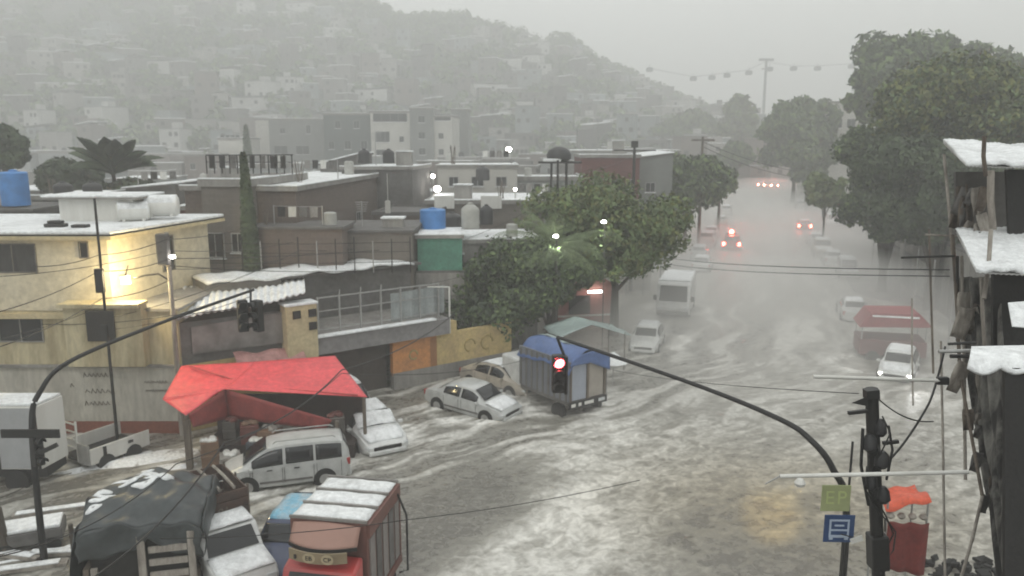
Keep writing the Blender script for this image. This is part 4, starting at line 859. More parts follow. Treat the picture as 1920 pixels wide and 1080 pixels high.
# cypresses
def cypress(label, px, pyt, Y, wb, nq):
    t_ = P(px, pyt, Y); x = P(px, 480, Y).x; h = t_.z
    t = thing('cypress', label, 'cypress', (x, Y, 0), 0, None)
    u = rng.random(nq)**.8; z = .8+u*(h-.8); r_ = wb*np.clip((1-u)**.62, .03, 1)*np.clip(u*9, .3, 1)*(.8+.35*rng.random(nq)); an = rng.random(nq)*6.283
    P0 = np.stack([r_*np.cos(an)+(z/h)*-.25, r_*np.sin(an), z], 1); N0 = np.stack([np.cos(an), np.sin(an), np.full(nq,.5)], 1)+rng.normal(size=(nq,3))*.4; N0 /= np.linalg.norm(N0,axis=1,keepdims=True)
    quads('crown', P0, N0, .15*(Y/40)**.7, [LD_], t); m = MB(); m.tube([(0,0,-.2),(0,0,h*.9)], [.12,.03], 7); obj('trunk', m, M['bark'], t)
cypress('tall narrow dark cypress in front of the brown brick building', 477, 288, 39.0, .60, 7000)
cypress('pale hazy cypress far behind the tall dark one', 478, 236, 120, 1.0, 2500)

# ================================================================ CABLE CAR LINE
t = P(1437, 112, 420); cw = mat('cable_car_grey', (.10,.11,.11), .6, .2, 1, 0)
T = thing('cable_car_tower', 'tall grey cable-car tower with a wide crossarm in the haze', 'tower', (t.x, 420, 0), .1)
m = MB(); m.tube([(0,0,0),(0,0,t.z)], [.9,.6], 12); obj('mast', m, cw, T, smooth=True)
m = MB(); m.box((0,0,t.z),(7.6,1.0,1.2)); m.box((0,0,t.z-4.5),(4.4,.8,.6)); m.box((0,0,t.z-2.3),(.9,.8,4)); obj('crossarm', m, cw, T)
cbp = [(1215,130),(1300,146),(1335,143),(1363,139),(1404,134),(1437,118),(1488,126),(1533,126),(1597,122),(1660,116)]
pts3 = [P(px, py-3, 420+(px-1437)*.05) for px, py in cbp]
for s_ in (0, 4): 
    m = MB(); o0 = pts3[0]; m.tube([q-o0+Vector((0,s_,0)) for q in pts3], .07, 5); o = obj('haul_cable', m, cw, None); o.location = o0; tag(o, f'thin cable carrying the gondolas, {"near" if not s_ else "far"} strand', 'cable', 'cable-car ropes')
nm_ = ['leftmost, faintest', 'second from the left', 'third from the left', 'fourth from the left', 'just left of the tower', 'under the tower crossarm', 'first right of the tower', 'second right of the tower', 'rightmost, nearest the big trees']
base_g = None
for i, (px, py) in enumerate([(1218,128),(1300,145),(1335,143),(1363,139),(1404,134),(1443,127),(1488,126),(1533,126),(1597,122)]):
    q = P(px, py+2, 420+(px-1437)*.05)
    if base_g is None:
        g0 = thing('gondola', '', 'gondola', q, 0, 'cable-car gondolas in the haze')
        m = MB(); m.prism([(-1.3,-1.2),(1.3,-1.2),(1.7,-.2),(1.3,.9),(-1.3,.9),(-1.7,-.2)], -1.1, 1.1); obj('cabin', m, cw, g0, bevel=.15)
        m = MB(); m.tube([(0,0,.9),(0,0,2.3),(.3,0,2.5)], .12, 6); obj('hanger', m, cw, g0); base_g = g0; gg = g0
    else:
        gg = base_g.copy(); C.objects.link(gg); gg.location = q
        for ch in list(base_g.children): c_ = ch.copy(); C.objects.link(c_); c_.parent = gg
    gg['label'] = f'small grey gondola hanging on the cable, {nm_[i]}'

# ================================================================ POLES AND WIRES
def pp(name, label, px, pyt, Y, r, m_, **k): q = P(px, pyt, Y); return pole(name, label, q.x, Y, q.z, r, m_, **k), q
PA, pa = pp('utility_pole', 'thin dark pole with small boxes in front of the yellow house facade', 177, 372, 29.2, .055, M['black'])
m = MB(); m.b2(-.16,.14,-.25,-.06,6.4,7.3); obj('junction_box', m, M['black'], PA, bevel=.02)
m = MB(); m.b2(-.13,.13,-.24,-.06,4.6,5.2); obj('junction_box', m, M['black'], PA, bevel=.02)
q = P(188, 608, 29.0); t = thing('street_sign', 'dark square board fixed on the thin pole of the yellow house', 'sign', q); m = MB(); m.b2(-.5,.5,.02,.07,-.5,.5); obj('board', m, M['dark'], t)
PB, pb = pp('utility_pole', 'pale concrete pole with a dark transformer box beside the yellow house', 312, 436, 30.75, .10, M['palewood'])
m = MB(); m.b2(-.32,.12,-.36,.0,pb.z-1.25,pb.z-.02); obj('transformer', m, M['concrete_dark'], PB, bevel=.06)
m = MB(); m.lathe([(.06,0),(.11,.04),(.11,.12),(.03,.16)], 10, c=(.25,-.2,pb.z-1.0)); obj('lamp', m, M['lamp_white'], PB, smooth=True)
m = MB(); m.tube([(0,0,pb.z-1.9),(-.4,-.1,pb.z-1.6),(-.9,-.2,pb.z-1.65),(-1.25,-.3,pb.z-1.75)], .035, 8); obj('lamp_arm', m, M['black'], PB)
PC, pc = pp('utility_pole', 'wooden power pole with two crossarms beside the hazy avenue', 1318, 256, 88, .17, M['wood'], arms=(13.0-1.2,), armw=2.6)
m = MB(); m.box((0,-.2,pc.z-.35),(2.4,.12,.14)); obj('crossarm', m, M['wood'], PC)
PD, pd_ = pp('utility_pole', 'dark pole with a short crossarm in front of the maroon building', 1190, 268, 62, .13, M['black'], arms=(), armw=2)
m = MB(); m.box((0,-.2,pd_.z-.55),(3.2,.10,.10)); m.box((0,0,pd_.z-.1),(.5,.3,.5)); obj('crossarm', m, M['black'], PD)
PE, pe_ = pp('utility_pole', 'slim dark pole among the corner tree carrying two lit lamps', 1046, 300, 46, .08, M['black'])
for lb, px, py, Y in (('lit street lamp throwing a pale cone in front of the corner tree, the upper one', 1132, 418, 44), ('lit street lamp throwing a pale cone over the pale palm, the lower one', 1042, 445, 42)):
    q = P(px, py, Y); t = thing('street_lamp', lb, 'street lamp', (q.x, Y, 0), 0, 'street lamps by the corner tree'); m = MB(); m.tube([(.1,.4,0),(.1,.4,q.z+.1),(0,0,q.z+.15)], .028, 8); obj('mast', m, M['concrete_dark'], t)
    m = MB(); m.lathe([(.12,0),(.16,.05),(.08,.14)], 12, c=(0,0,q.z)); obj('head', m, M['lamp_white'], t, smooth=True)
    ld = bpy.data.lights.new('lamp_light', 'SPOT'); ld.energy = 260; ld.spot_size = R(75); ld.spot_blend = .8; ld.color = (.92,1,.85); ld.shadow_soft_size = .1; lo_ = bpy.data.objects.new('lamp_light', ld); C.objects.link(lo_); lo_.location = (0,0,q.z-.06); lo_.parent = t
W_ = lambda *a: [P(*q) for q in a]
wire('upper cable crossing the yellow house from the left window to the transformer', W_((60,500,27),(185,478,29.2),(312,449,29.6),(470,425,39)), .12)
wire('middle cable crossing the yellow house below its upper window', W_((-30,592,22),(185,508,29.2),(318,485,29.6),(780,462,44)), .15)
wire('lower cable crossing the yellow house above its lower window', W_((-30,660,20),(190,560,29.2),(318,525,29.6)), .15)
wire('cable running level from the lower window to the shop roof', W_((76,608,30.6),(318,592,29.6),(640,545,37)), .12)
wire('cable stretched from the transformer pole past the cypress to the green shed', W_((318,498,29.6),(780,500,42)), .25)
wire('cable rising from the thin pole across the brown brick house', W_((190,600,29.2),(560,470,38),(800,440,46)), .3)
wire('thick dark cable falling across the red tarp from upper right', W_((852,588,38),(640,694,27),(420,830,20),(150,1100,14)), .35, .022)
wire('second cable falling across the minivan to the lower left', W_((1010,668,36),(640,700,26),(330,870,17),(-30,1050,12)), .35, .012)
wire('thin cable crossing the calm brown water beside the red truck', W_((300,1010,15),(760,975,17),(1200,900,21)), .1, .010)
for i_, (a_, b_, s_, d_) in enumerate([((-20,520,24),(312,470,30.6),.15,'upper thin cable left of the transformer, ending under its box'),((-20,640,23),(188,575,29.2),.1,'thin cable rising to the thin pole just below its boxes'),((312,470,30.7),(560,452,40),.2,'cable leaving the transformer for the cypress, the top one'),
        ((312,505,30.7),(600,470,40),.25,'cable leaving the transformer for the brick house, the lower one'),((470,466,40),(850,452,43),.25,'cable strung along the brown wall, upper strand'),((470,486,40),(850,478,43),.3,'cable strung along the brown wall, lower strand'),
        ((188,620,29.1),(470,556,31),.2,'cable dropping from the dark board to the shop roof'),((560,560,34),(860,520,40),.2,'cable above the terrace railing'),((850,600,38.5),(1046,520,46),.3,'cable from the terrace corner into the trees'),((1046,330,46),(1190,290,62),.3,'cable between the two dark poles above the corner tree'),
        ((800,470,43),(1046,360,46),.4,'cable climbing from the green shed to the dark pole'),((0,1040,20),(330,890,24),.3,'cable low over the hail drifts at the left'),((-20,940,19),(60,905,21),.05,'short cable at the left edge behind the mast')]):
    wire(d_, W_(a_, b_), s_, .012)
wire('upper of two cables crossing the avenue to the right-hand buildings', W_((1230,480,55),(1780,506,16)), .2, .014)
wire('lower of two cables crossing the avenue to the right-hand buildings', W_((1230,492,55),(1780,518,16)), .2, .012)
wire('faint cable crossing the flood right of the traffic light', W_((1150,694,33),(1610,738,13)), .12, .008)
wire('cable over the far avenue beside the power pole, the higher one', W_((1318,266,88),(1500,322,100)), .4, .04)
wire('cable over the far avenue beside the power pole, the lower one', W_((1318,275,88),(1480,330,100)), .4, .04)
wire('dark cable climbing from the kerb to the right-hand building posts', W_((1640,886,12.2),(1740,760,13),(1772,650,14)), .15, .02)
wire('cable sagging from the pole top into the flooded street', W_((1634,735,12),(1750,790,13)), .15, .012)

# ================================================================ TRAFFIC SIGNALS
def curve_pts(ps, n=10):
    ps = [Vector(p) for p in ps]; out = []
    e = [ps[0]*2-ps[1]]+ps+[ps[-1]*2-ps[-2]]
    for i in range(1, len(e)-2):
        for k in range(n):
            t_ = k/n; a, b_, c_, d_ = e[i-1:i+3]
            out.append(.5*((2*b_)+(c_-a)*t_+(2*a-5*b_+4*c_-d_)*t_*t_+(3*b_-a-3*c_+d_)*t_**3))
    return out+[ps[-1]]
M['signal_red'] = mat('signal_red', (.5,.02,.02), .3, .1, 2, 0, emit=(1,.06,.07), es=22)
def head(parent, loc, rz, lit, s=1.0, nm='signal_head'):
    m = MB(); m.at(loc, rz=rz); m.b2(-.17*s,.17*s,-.14*s,.12*s,-.55*s,.55*s); h_ = obj(nm, m, M['black'], parent, bevel=.03)
    for k, z in enumerate((.36,0,-.36)):
        m = MB(); m.at(loc, rz=rz); m.lathe_ = None
        m.tube([(0,-.145*s,z*s),(0,-.175*s,z*s)], (.155 if (lit and k == 0) else .125)*s, 16); obj('lens', m, M['signal_red'] if (k == 0 and lit) else M['glass'], h_)
        m = MB(); m.at(loc, rz=rz); m.grid(lambda u, v: (.15*s*math.cos(math.pi*(u*1.16-.08)), -.14*s-.20*s*v, z*s+.15*s*math.sin(math.pi*(u*1.16-.08))), 12, 3); obj('visor', m, M['black'], h_, smooth=2, solid=.012)
    return h_
tip = P(1045, 632, 21.5); b0 = P(1578, 1080, 16); 
TR = thing('traffic_light', 'black curved-arm traffic light showing red over the flooded avenue', 'traffic light', (b0.x, 16, 0))
o0 = Vector((b0.x, 16, 0))
pts = [Vector((0,0,0)), Vector((0,0,4.0))-Vector((0,0,0)), P(1562,880,16)-o0, P(1520,825,16.3)-o0, P(1460,785,16.9)-o0, P(1300,720,18.6)-o0, tip-o0]
cp = curve_pts(pts, 8); m = MB(); m.tube(cp, [.085-.04*i/(len(cp)-1) for i in range(len(cp))], 12); obj('mast_arm', m, M['black'], TR, smooth=True)
hd = head(TR, P(1046, 700, 21.4)-o0, .12, True, .98)
m = MB(); m.tube([P(1045,633,21.5)-o0, P(1052,652,21.5)-o0, P(1060,672,21.5)-o0], .04, 8); obj('bracket', m, M['black'], TR)
m = MB(); q = P(1061, 703, 21.55)-o0; m.box(q, (.10,.25,1.1)); obj('side_head', m, M['black'], TR, bevel=.03)
# left signal
bL = G(85, 1066); TL = thing('traffic_light', 'tall curved traffic-light mast at the left with two dark hanging heads', 'traffic light', bL)
o0 = bL.copy(); pts = [Vector((0,0,0)), P(70,930,21)-o0, P(60,790,21.2)-o0, P(75,735,21.4)-o0, P(130,678,21.9)-o0, P(300,606,23.6)-o0, P(476,543,25.6)-o0]
cp = curve_pts(pts, 8); m = MB(); m.tube(cp, [.10-.055*i/(len(cp)-1) for i in range(len(cp))], 12); obj('mast_arm', m, M['black'], TL, smooth=True)
head(TL, P(455,592,25.3)-o0, .5, False, .95); head(TL, P(484,592,25.5)-o0, -.6, False, .95)
m = MB(); m.tube([P(470,543,25.6)-o0, P(470,572,25.4)-o0], .035, 6); m.box(P(470,570,25.4)-o0, (.5,.08,.08)); obj('bracket', m, M['black'], TL)
head(TL, P(70,845,21.0)-o0, 1.1, False, .8)
m = MB(); q = P(57, 813, 20.9)-o0; m.box(q, (1.6,.06,.24)); obj('name_plate', m, M['black'], TL)
m = MB(); m.box(P(90, 842, 20.8)-o0, (.6,.05,.12), ry=-.45); obj('bracket', m, M['black'], TL)

# ================================================================ AVENUE VEHICLES
white = paint('white_car_paint', (.62,.63,.62)); silver = paint('silver_paint', (.46,.47,.46)); dgrey = paint('dark_grey_paint', (.10,.10,.105)); redp = paint('red_car_paint', (.40,.03,.025)); bluep = paint('dark_blue_paint', (.035,.05,.11)); beige = paint('beige_paint', (.40,.36,.30))
AV = math.pi/2-math.atan(.305)   # heading along the avenue, away from the camera
row = 'cars parked along the left of the avenue'
for i, (px, py, kd, pt, lb) in enumerate([(1316, 508, 'sedan', white, 'white hail-capped sedan first beyond the white van'), (1312, 486, 'hatch', silver, 'silver hail-capped hatchback second beyond the white van'), (1326, 462, 'suv', white, 'white tall car parked near the red-lit vehicle, left kerb'),
        (1334, 446, 'sedan', silver, 'silver sedan with hail roof beside the red-lit vehicle'), (1362, 404, 'minivan', white, 'white minivan farthest of the left parked row'), (1352, 424, 'hatch', beige, 'beige hatchback under the small leaning tree')]):
    g = G(px, py, .0); car('parked_car', lb, kd, pt, (g.x, g.y, .05), AV, group=row)
row = 'cars parked along the right of the avenue'
for i, (px, py, kd, pt, lb) in enumerate([(1597, 598, 'sedan', silver, 'silver hail-roofed car parked nearest the red canopy truck'), (1588, 520, 'minivan', silver, 'large pale minivan parked under the huge dark tree'), (1560, 497, 'sedan', white, 'white car parked second in the right row'), (1541, 480, 'suv', beige, 'beige tall car parked third in the right row'),
        (1528, 460, 'hatch', white, 'white hatchback parked fourth in the right row'), (1560, 424, 'minivan', white, 'white minivan at the foot of the light-green tree'), (1500, 392, 'sedan', silver, 'hazy silver car ahead of the tail-lit dark car')]):
    g = G(px, py, .0); car('parked_car', lb, kd, pt, (g.x, g.y, .05), AV+math.pi*(i%2), group=row)
g = G(1372, 470); car('red_taxi', 'red vehicle with glowing tail lights and a bright roof light driving up the flooded avenue', 'suv', redp, (g.x, g.y, .05), AV, hail=(), tails=True)
t = thing('beacon', 'bright red beacon glowing above the red vehicle', 'beacon', (g.x-.2, g.y-.3, 1.95)); m = MB(); m.lathe([(.2,0),(.24,.1),(.2,.28),(.08,.36)], 12); obj('dome', m, M['lamp_red'], t, smooth=True)
m = MB(); m.b2(-.5,.5,-.1,.1,-.06,-.005); obj('base', m, M['black'], t)
g = G(1507, 432); car('tail_lit_car', 'dark red car with both tail lights lit on the right of the avenue', 'sedan', paint('wine_paint', (.12,.03,.03)), (g.x, g.y, .05), AV, tails=True, hail=('roof',))
for i, (px, py, lb) in enumerate([(1427, 352, 'faint far car with brake lights, left of the three'), (1452, 353, 'faint far car with brake lights, right of the three'), (1440, 330, 'faint far van with a bright lamp, farthest up the avenue')]):
    g = G(px, py); car('distant_car', lb, 'suv' if i == 2 else 'sedan', dgrey, (g.x, g.y, .05), AV, tails=2, heads=False, group='far cars with glowing lights')
    if i == 2: bpy.context.view_layer.update()
g = G(1212, 668); car('compact_car', 'small white compact car facing the camera below the corner tree', 'hatch', white, (g.x+.3, g.y+1.6, .0), AV+math.pi, hail=('roof',))
# white van
def bus_van(name, label, loc, rz, L_, W2, H_, pt):
    t = thing(name, label, 'van', loc, rz); h = W2/2
    m = MB(); m.prism([(-L_/2,.4),(L_/2-.1,.4),(L_/2,.9),(L_/2-.12,1.3),(L_/2-.55,H_-.15),(L_/2-.8,H_),(-L_/2+.05,H_),(-L_/2,H_-.1)], -h, h); obj('body', m, pt, t, bevel=.08)
    m = MB(); m.add([(L_/2-.10,-h+.18,1.32),(L_/2-.10,h-.18,1.32),(L_/2-.50,h-.22,H_-.25),(L_/2-.50,-h+.22,H_-.25)], [(0,1,2,3)]); obj('windscreen', m, M['glass'], t, solid=.02)
    for sg in (-1,1):
        m = MB(); m.b2(L_/2-1.6,L_/2-.75,sg*(h+.004),sg*(h+.014),1.3,H_-.35); obj('side_window', m, M['glass'], t)
        m = MB(); m.box((L_/2-.02,sg*(h-.22),.85),(.08,.3,.2)); obj('headlight', m, M['lens'], t, bevel=.02)
        m = MB(); m.box((L_/2-.5,sg*(h+.14),1.45),(.1,.22,.35)); obj('wing_mirror', m, M['black'], t, bevel=.03)
        for xx in (-L_/2+1, L_/2-1): m = MB(); m.tube([(xx,sg*(h-.18),.36),(xx,sg*(h+.02),.36)], .36, 18); wo_ = obj('wheel', m, M['rubber'], t); m = MB(); m.tube([(xx,sg*(h-.0),.36),(xx,sg*(h+.04),.36)], .2, 14); obj('rim', m, M['steel'], wo_)
    m = MB(); m.box((L_/2,0,.55),(.14,W2*.95,.22)); obj('bumper', m, M['concrete_dark'], t, bevel=.04)
    m = MB(); m.b2(-L_/2+.1,L_/2-.85,-h+.05,h-.05,H_+.004,H_+.09); obj('hail_cover', m, M['hail'], t, bevel=.03)
    return t
g = G(1257, 602); bus_van('delivery_van', 'boxy white delivery van with a hail-covered roof facing the camera', (g.x+.9, g.y+2.6, 0), AV+math.pi, 5.4, 2.2, 2.55, white)
# red canopy lorry + lit car at right
g = P(1672, 660, 42.5); t = thing('red_canopy_truck', 'hazy red-canopied truck behind the headlight car on the right kerb', 'truck', (g.x, 42.8, 0), -.25); t.scale = (.86,.86,.86)
m = MB(); m.b2(-2.0,1.9,-1.2,1.2,.5,1.5); obj('bed', m, mat('dull_red', (.16,.05,.05), .6, .3, 2, .1), t, bevel=.05)
m = MB(); m.prism([(-2.1,2.3),(-1.5,3.2),(1.3,3.3),(2.1,2.5)], -1.3, 1.3); obj('canopy', m, mat('hazy_red_canopy', (.30,.06,.065), .6, .3, 1.5, .3), t)
for sx_ in (-1.9,1.8):
    for sy_ in (-1.1,1.1): m = MB(); m.tube([(sx_,sy_,1.5),(sx_,sy_,2.5)], .04, 6); obj('post', m, M['steel'], t)
m = MB(); m.b2(-1.4,1.3,-1.34,-1.24,3.0,3.12); obj('hail_cover', m, M['hail'], t, bevel=.02)
for xx in (-1.2,1.2): m = MB(); m.tube([(xx,-1.25,.4),(xx,-1.05,.4)], .4, 16); obj('wheel', m, M['rubber'], t)
g = G(1712, 726); car('white_car', 'white car with blazing headlights pushing through the flood on the right', 'hatch', white, (g.x+.1, g.y+1.8, 0), AV+math.pi-.25, heads=True, hail=('roof','hood'))
ld = bpy.data.lights.new('headlamp_light', 'SPOT'); ld.energy = 160; ld.spot_size = R(60); ld.spot_blend = .9; lo_ = bpy.data.objects.new('headlamp_light', ld); C.objects.link(lo_); lo_.location = (g.x-.3, g.y-.1, .9); lo_.rotation_euler = (R(82), 0, math.pi+.0)
# little red stall by the corner tree
g = P(1100, 600, 50); t = thing('food_stall', 'small pinkish-red stall with a lit lamp under the corner tree', 'stall', (g.x, 50, 0), .2)
m = MB(); m.b2(-1.9,1.7,0,1.6,0,2.7); obj('back_panel', m, mat('pink_panel', (.34,.14,.12), .7, .3, 1, .1), t)
m = MB(); m.prism([(-2.1,2.75),(0,3.9),(2.0,2.75)], -.6, 1.8); obj('roof', m, mat('pink_roof', (.40,.19,.16), .7, .3, 1, .1), t)
m = MB(); m.b2(-1.2,.2,-.05,-.003,1.0,2.2); obj('opening', m, M['dark'], t)
m = MB(); m.b2(-2.0,1.9,-.55,-.45,.95,1.05); obj('counter', m, M['whitepaint'], t)
m = MB(); m.box((.3,-.7,2.55),(.9,.1,.12)); obj('lamp', m, M['lamp_white'], t)
# pale small shelter and screens behind the white van (left)
g = P(1195, 560, 58); t = thing('market_shelter', 'pale open shelter with thin posts left of the white van', 'shelter', (g.x, 60, 0), .25)
for xx in (-2,-.6,.8,2.2): m = MB(); m.tube([(xx,0,0),(xx,0,2.9)], .06, 6); obj('post', m, M['steel'], t)
m = MB(); m.b2(-2.3,2.5,-.3,2.6,2.9,3.05); rr = obj('roof', m, M['concrete'], t); m = MB(); m.b2(-2.3,2.5,-.3,2.6,3.053,3.15); obj('hail_cover', m, M['hail'], rr, bevel=.03)
m = MB(); m.b2(-2.2,2.4,2.2,2.3,0,2.7); obj('back_wall', m, M['far_white'], t)
# right-hand grey building along the avenue
yy0, yy1 = 41, 76; x0, x1_ = ax(yy0, 32.2), ax(yy1, 30.2)
t = thing('long_grey_building', 'long grey low building behind the right pavement under the huge trees', 'building', (0,0,0))
m = MB(); m.prism([(x0,yy0),(x0+8,yy0),(x1_+8,yy1),(x1_,yy1)], -.1, 4.9, axis='z'); obj('wall', m, M['concrete'], t)
m = MB(); m.prism([(x0-.15,yy0-.1),(x0+8,yy0-.1),(x1_+8,yy1+.2),(x1_-.15,yy1+.2)], 4.903, 5.1, axis='z'); obj('roof', m, M['concrete_dark'], t)
ln = math.hypot(x1_-x0, yy1-yy0); an = math.atan2(yy1-yy0, x1_-x0); MW = Matrix.Translation((x1_,yy1,0)) @ Matrix.Rotation(an+math.pi, 4, 'Z')
for i in range(8): m = MB(); m.M = MW; xx = 2+i*4.4; m.b2(xx,xx+2.4,-.03,.02,.15,2.9); obj('roller_shutter', m, M['concrete_dark'] if i % 3 else M['far_white'], t)
for i in range(7):
    Yp = 44+i*5.2; xg = ax(Yp, 29.6)
    pole('street_post', f'thin grey post on the right pavement, number {i+1} from the camera' if False else ['thin grey post nearest the camera on the right pavement','thin grey post behind the nearest right-hand one','thin grey post beside the red canopy truck','thin grey post under the huge dark tree','thin grey post beyond the big pale minivan','thin grey post beside the white parked car','farthest thin grey post on the right pavement'][i], xg, Yp, 4.6, .06, M['steel'], 'post', 'posts along the right pavement')

# ================================================================ ROOFTOP CLUTTER on the middle houses
rc = random.Random(3)
KD = [('roof_antenna','thin television antenna'),('roof_box','small weathered rooftop box'),('rebar_cluster','bundle of rusty rebar stubs'),('clothes_line','washing line with cloths'),('roof_drum','small blue-grey rooftop drum')]
WH = [(395,330,43,'on the house left of the cypress'),(440,334,44,'above the laundry-cage house'),(560,330,46,'on the near corner of the brown brick house'),(600,326,50,'on the brown brick house roof'),(655,318,56,'on the far end of the brown brick roof'),
      (705,300,59,'between the two black tanks'),(760,304,59,'right of the two black tanks'),(500,420,40.5,'on the low brown house behind the cypress'),(560,420,40.5,'on the low brown unfinished house'),(620,421,40.5,'at the right end of the low brown house'),
      (680,428,42.5,'on the grey-brown house behind the terrace'),(740,428,42.5,'just left of the green shed'),(850,300,68,'on the pale rooftop house, left part'),(930,300,68,'on the pale rooftop house, right part'),(990,326,70,'on the low stepped house'),(1060,328,70,'under the water tower'),
      (870,366,56,'on the long brown house, left part'),(940,366,56,'on the long brown house, middle'),(1000,366,57,'on the long brown house, right part'),(960,440,45,'on the grey roof right of the black tank'),(1120,284,75,'on the maroon building, left part'),(1160,284,75,'on the maroon building, right part'),(100,358,47,'on the parapet house right of the blue tank'),(300,345,54,'on the dark humped roof')]
for i, (px, py, Y, wh) in enumerate(WH):
    nm, ds = KD[i % 5]; q = P(px, py+6, Y); t = thing(nm, ds+' '+wh, nm.replace('_', ' '), q, rc.uniform(-.5,.5)); s_ = Y/45
    m = MB()
    if nm == 'roof_antenna':
        m.tube([(0,0,-.4),(0,0,1.7*s_)], .025*s_, 5)
        for k in range(5): m.tube([(-.35+.03*k,.0,1.65*s_-.12*k),(.35-.03*k,0,1.65*s_-.12*k)], .012*s_, 4)
        obj('mast', m, M['steel'], t)
    elif nm == 'roof_box': m.b2(-.6,.5,-.4,.4,-.4,.75*s_); obj('case', m, M['concrete'], t, bevel=.03); m = MB(); m.b2(-.66,.56,-.46,.46,.75*s_+.002,.75*s_+.08); obj('lid', m, M['hail'], t)
    elif nm == 'rebar_cluster':
        for k in range(7): m.tube([(rc.uniform(-.2,.2),rc.uniform(-.2,.2),-.4),(rc.uniform(-.3,.3),rc.uniform(-.3,.3),rc.uniform(.7,1.1)*s_)], .02*s_, 4)
        obj('rods', m, M['wood'], t)
    elif nm == 'clothes_line':
        m.tube([(-1.3,0,-.4),(-1.3,0,1.1)], .03, 5); m.tube([(1.3,0,-.4),(1.3,0,1.1)], .03, 5); m.tube([(-1.3,0,1.05),(1.3,0,1.05)], .012, 4); obj('line_posts', m, M['steel'], t)
        for k in range(4): m = MB(); m.grid(lambda a, b: (-1.1+k*.58+.42*a, .03*math.sin(a*8+b*3), 1.03-b*rc.uniform(.5,.52)), 4, 3); obj('cloth', m, [M['dark'],M['whitepaint'],M['concrete_dark'],M['concrete']][(k+i)%4], t, solid=.01)
    else: m.lathe([(.32,-.4),(.34,.3),(.32,.75),(.2,.8)], 12); obj('drum', m, M['tank_grey'], t, smooth=True)
# ================================================================ RED TARP STALL
M['tarp_under_shade'] = mat('red_tarp_shaded', (.32,.055,.05), .7, .4, 2, .3)  # tarp red darkened in colour for the shade beneath the sheet
TS = thing('market_stall', 'large red tarp stretched over a market stall in front of the yellow house', 'market stall', (0,0,0))
A = Vector((-13.2,30.7,3.15)); B_ = P(302, 747, 28.6); Cc = P(348, 778, 27.4); D_ = P(420, 730, 28.9); E_ = P(632, 788, 27.6); F_ = P(692, 742, 29.0); Gk = P(628, 667, 32.0); H_ = P(480, 678, 31.2)
A = P(340, 686, 30.6)
def bil(a, b, c, d, u, v, sag=.0, seed=0):
    p = a.lerp(b, u).lerp(d.lerp(c, u), v); p = p.copy(); e_ = 16*u*(1-u)*v*(1-v); p.z += -sag*e_+e_*(.03*math.sin(9*u+5*v+seed)+.015*math.sin(17*v-7*u+seed)); return p
m = MB(); m.grid(lambda u, v: bil(A, H_, D_, B_.lerp(Cc,.06), u, v, .03), 22, 16); m.grid(lambda u, v: bil(H_, Gk, F_.lerp(E_,.06), D_, u, v, .08, 2), 26, 16)
obj('tarp_top', m, M['tarp_red'], TS, smooth=True, solid=.012)
m = MB(); m.grid(lambda u, v: bil(B_.lerp(Cc,.06), D_, D_+Vector((-.35,-.1,-.22)), Cc+Vector((0,0,-.02)), u, v, 0, 4), 14, 5); obj('tarp_flap', m, M['tarp_red'], TS, smooth=True, solid=.012)
m = MB(); m.grid(lambda u, v: bil(D_+Vector((0,.12,-.03)), E_+Vector((-.2,.12,-.03)), E_+Vector((-.5,.2,-.45)), D_+Vector((0,.3,-1.25)), u, v, 0, 5), 16, 5); obj('tarp_flap', m, M['tarp_under_shade'], TS, smooth=True, solid=.012)
m = MB(); m.grid(lambda u, v: bil(D_+Vector((0,.12,-.03)), Cc+Vector((.05,.12,-.03)), Cc+Vector((.15,.2,-.55)), D_+Vector((0,.3,-1.25)), u, v, 0, 6), 14, 5); obj('tarp_flap', m, M['tarp_under_shade'], TS, smooth=True, solid=.012)
m = MB(); q = D_.lerp(E_, .5)
m.tube([A+Vector((.4,-.2,.05)), A.lerp(E_,.5)+Vector((0,.3,.10)), F_+Vector((-.4,-.1,.06))], .03, 6); obj('ridge_rope', m, M['tarp_red_dark'], TS)
for c_ in (Cc, Vector((F_.x-.2,F_.y,F_.z)), A+Vector((.1,0,-.1)), Gk, E_): m = MB(); m.tube([(c_.x,c_.y,0),(c_.x,c_.y,c_.z-.02)], .07, 8); obj('pole', m, M['wood'], TS)
m = MB(); m.b2(Cc.x-.08,Cc.x+.12,Cc.y-.1,Cc.y+.1,0,Cc.z-.2); obj('corner_board', m, M['wood'], TS)
m = MB(); m.b2(Cc.x+.15, F_.x-.4, 29.9, 30.0, .1, 2.2); m.b2(Cc.x+.2, F_.x-.5, 28.3, 29.9, .05, .75); obj('stall_shade_backdrop', m, mat('stall_shade_dark', (.055,.040,.035), .85, .4, 3, .4), TS)  # dark backdrop and counter box, added so the stall interior looks shaded
cols = [mat('crate_paint', c, .7, .4, 4, .2) for c in ((.22,.13,.08),(.10,.09,.08),(.35,.33,.30),(.16,.05,.04),(.09,.10,.12))]
names = ['brown', 'black', 'pale', 'dark red', 'slate']
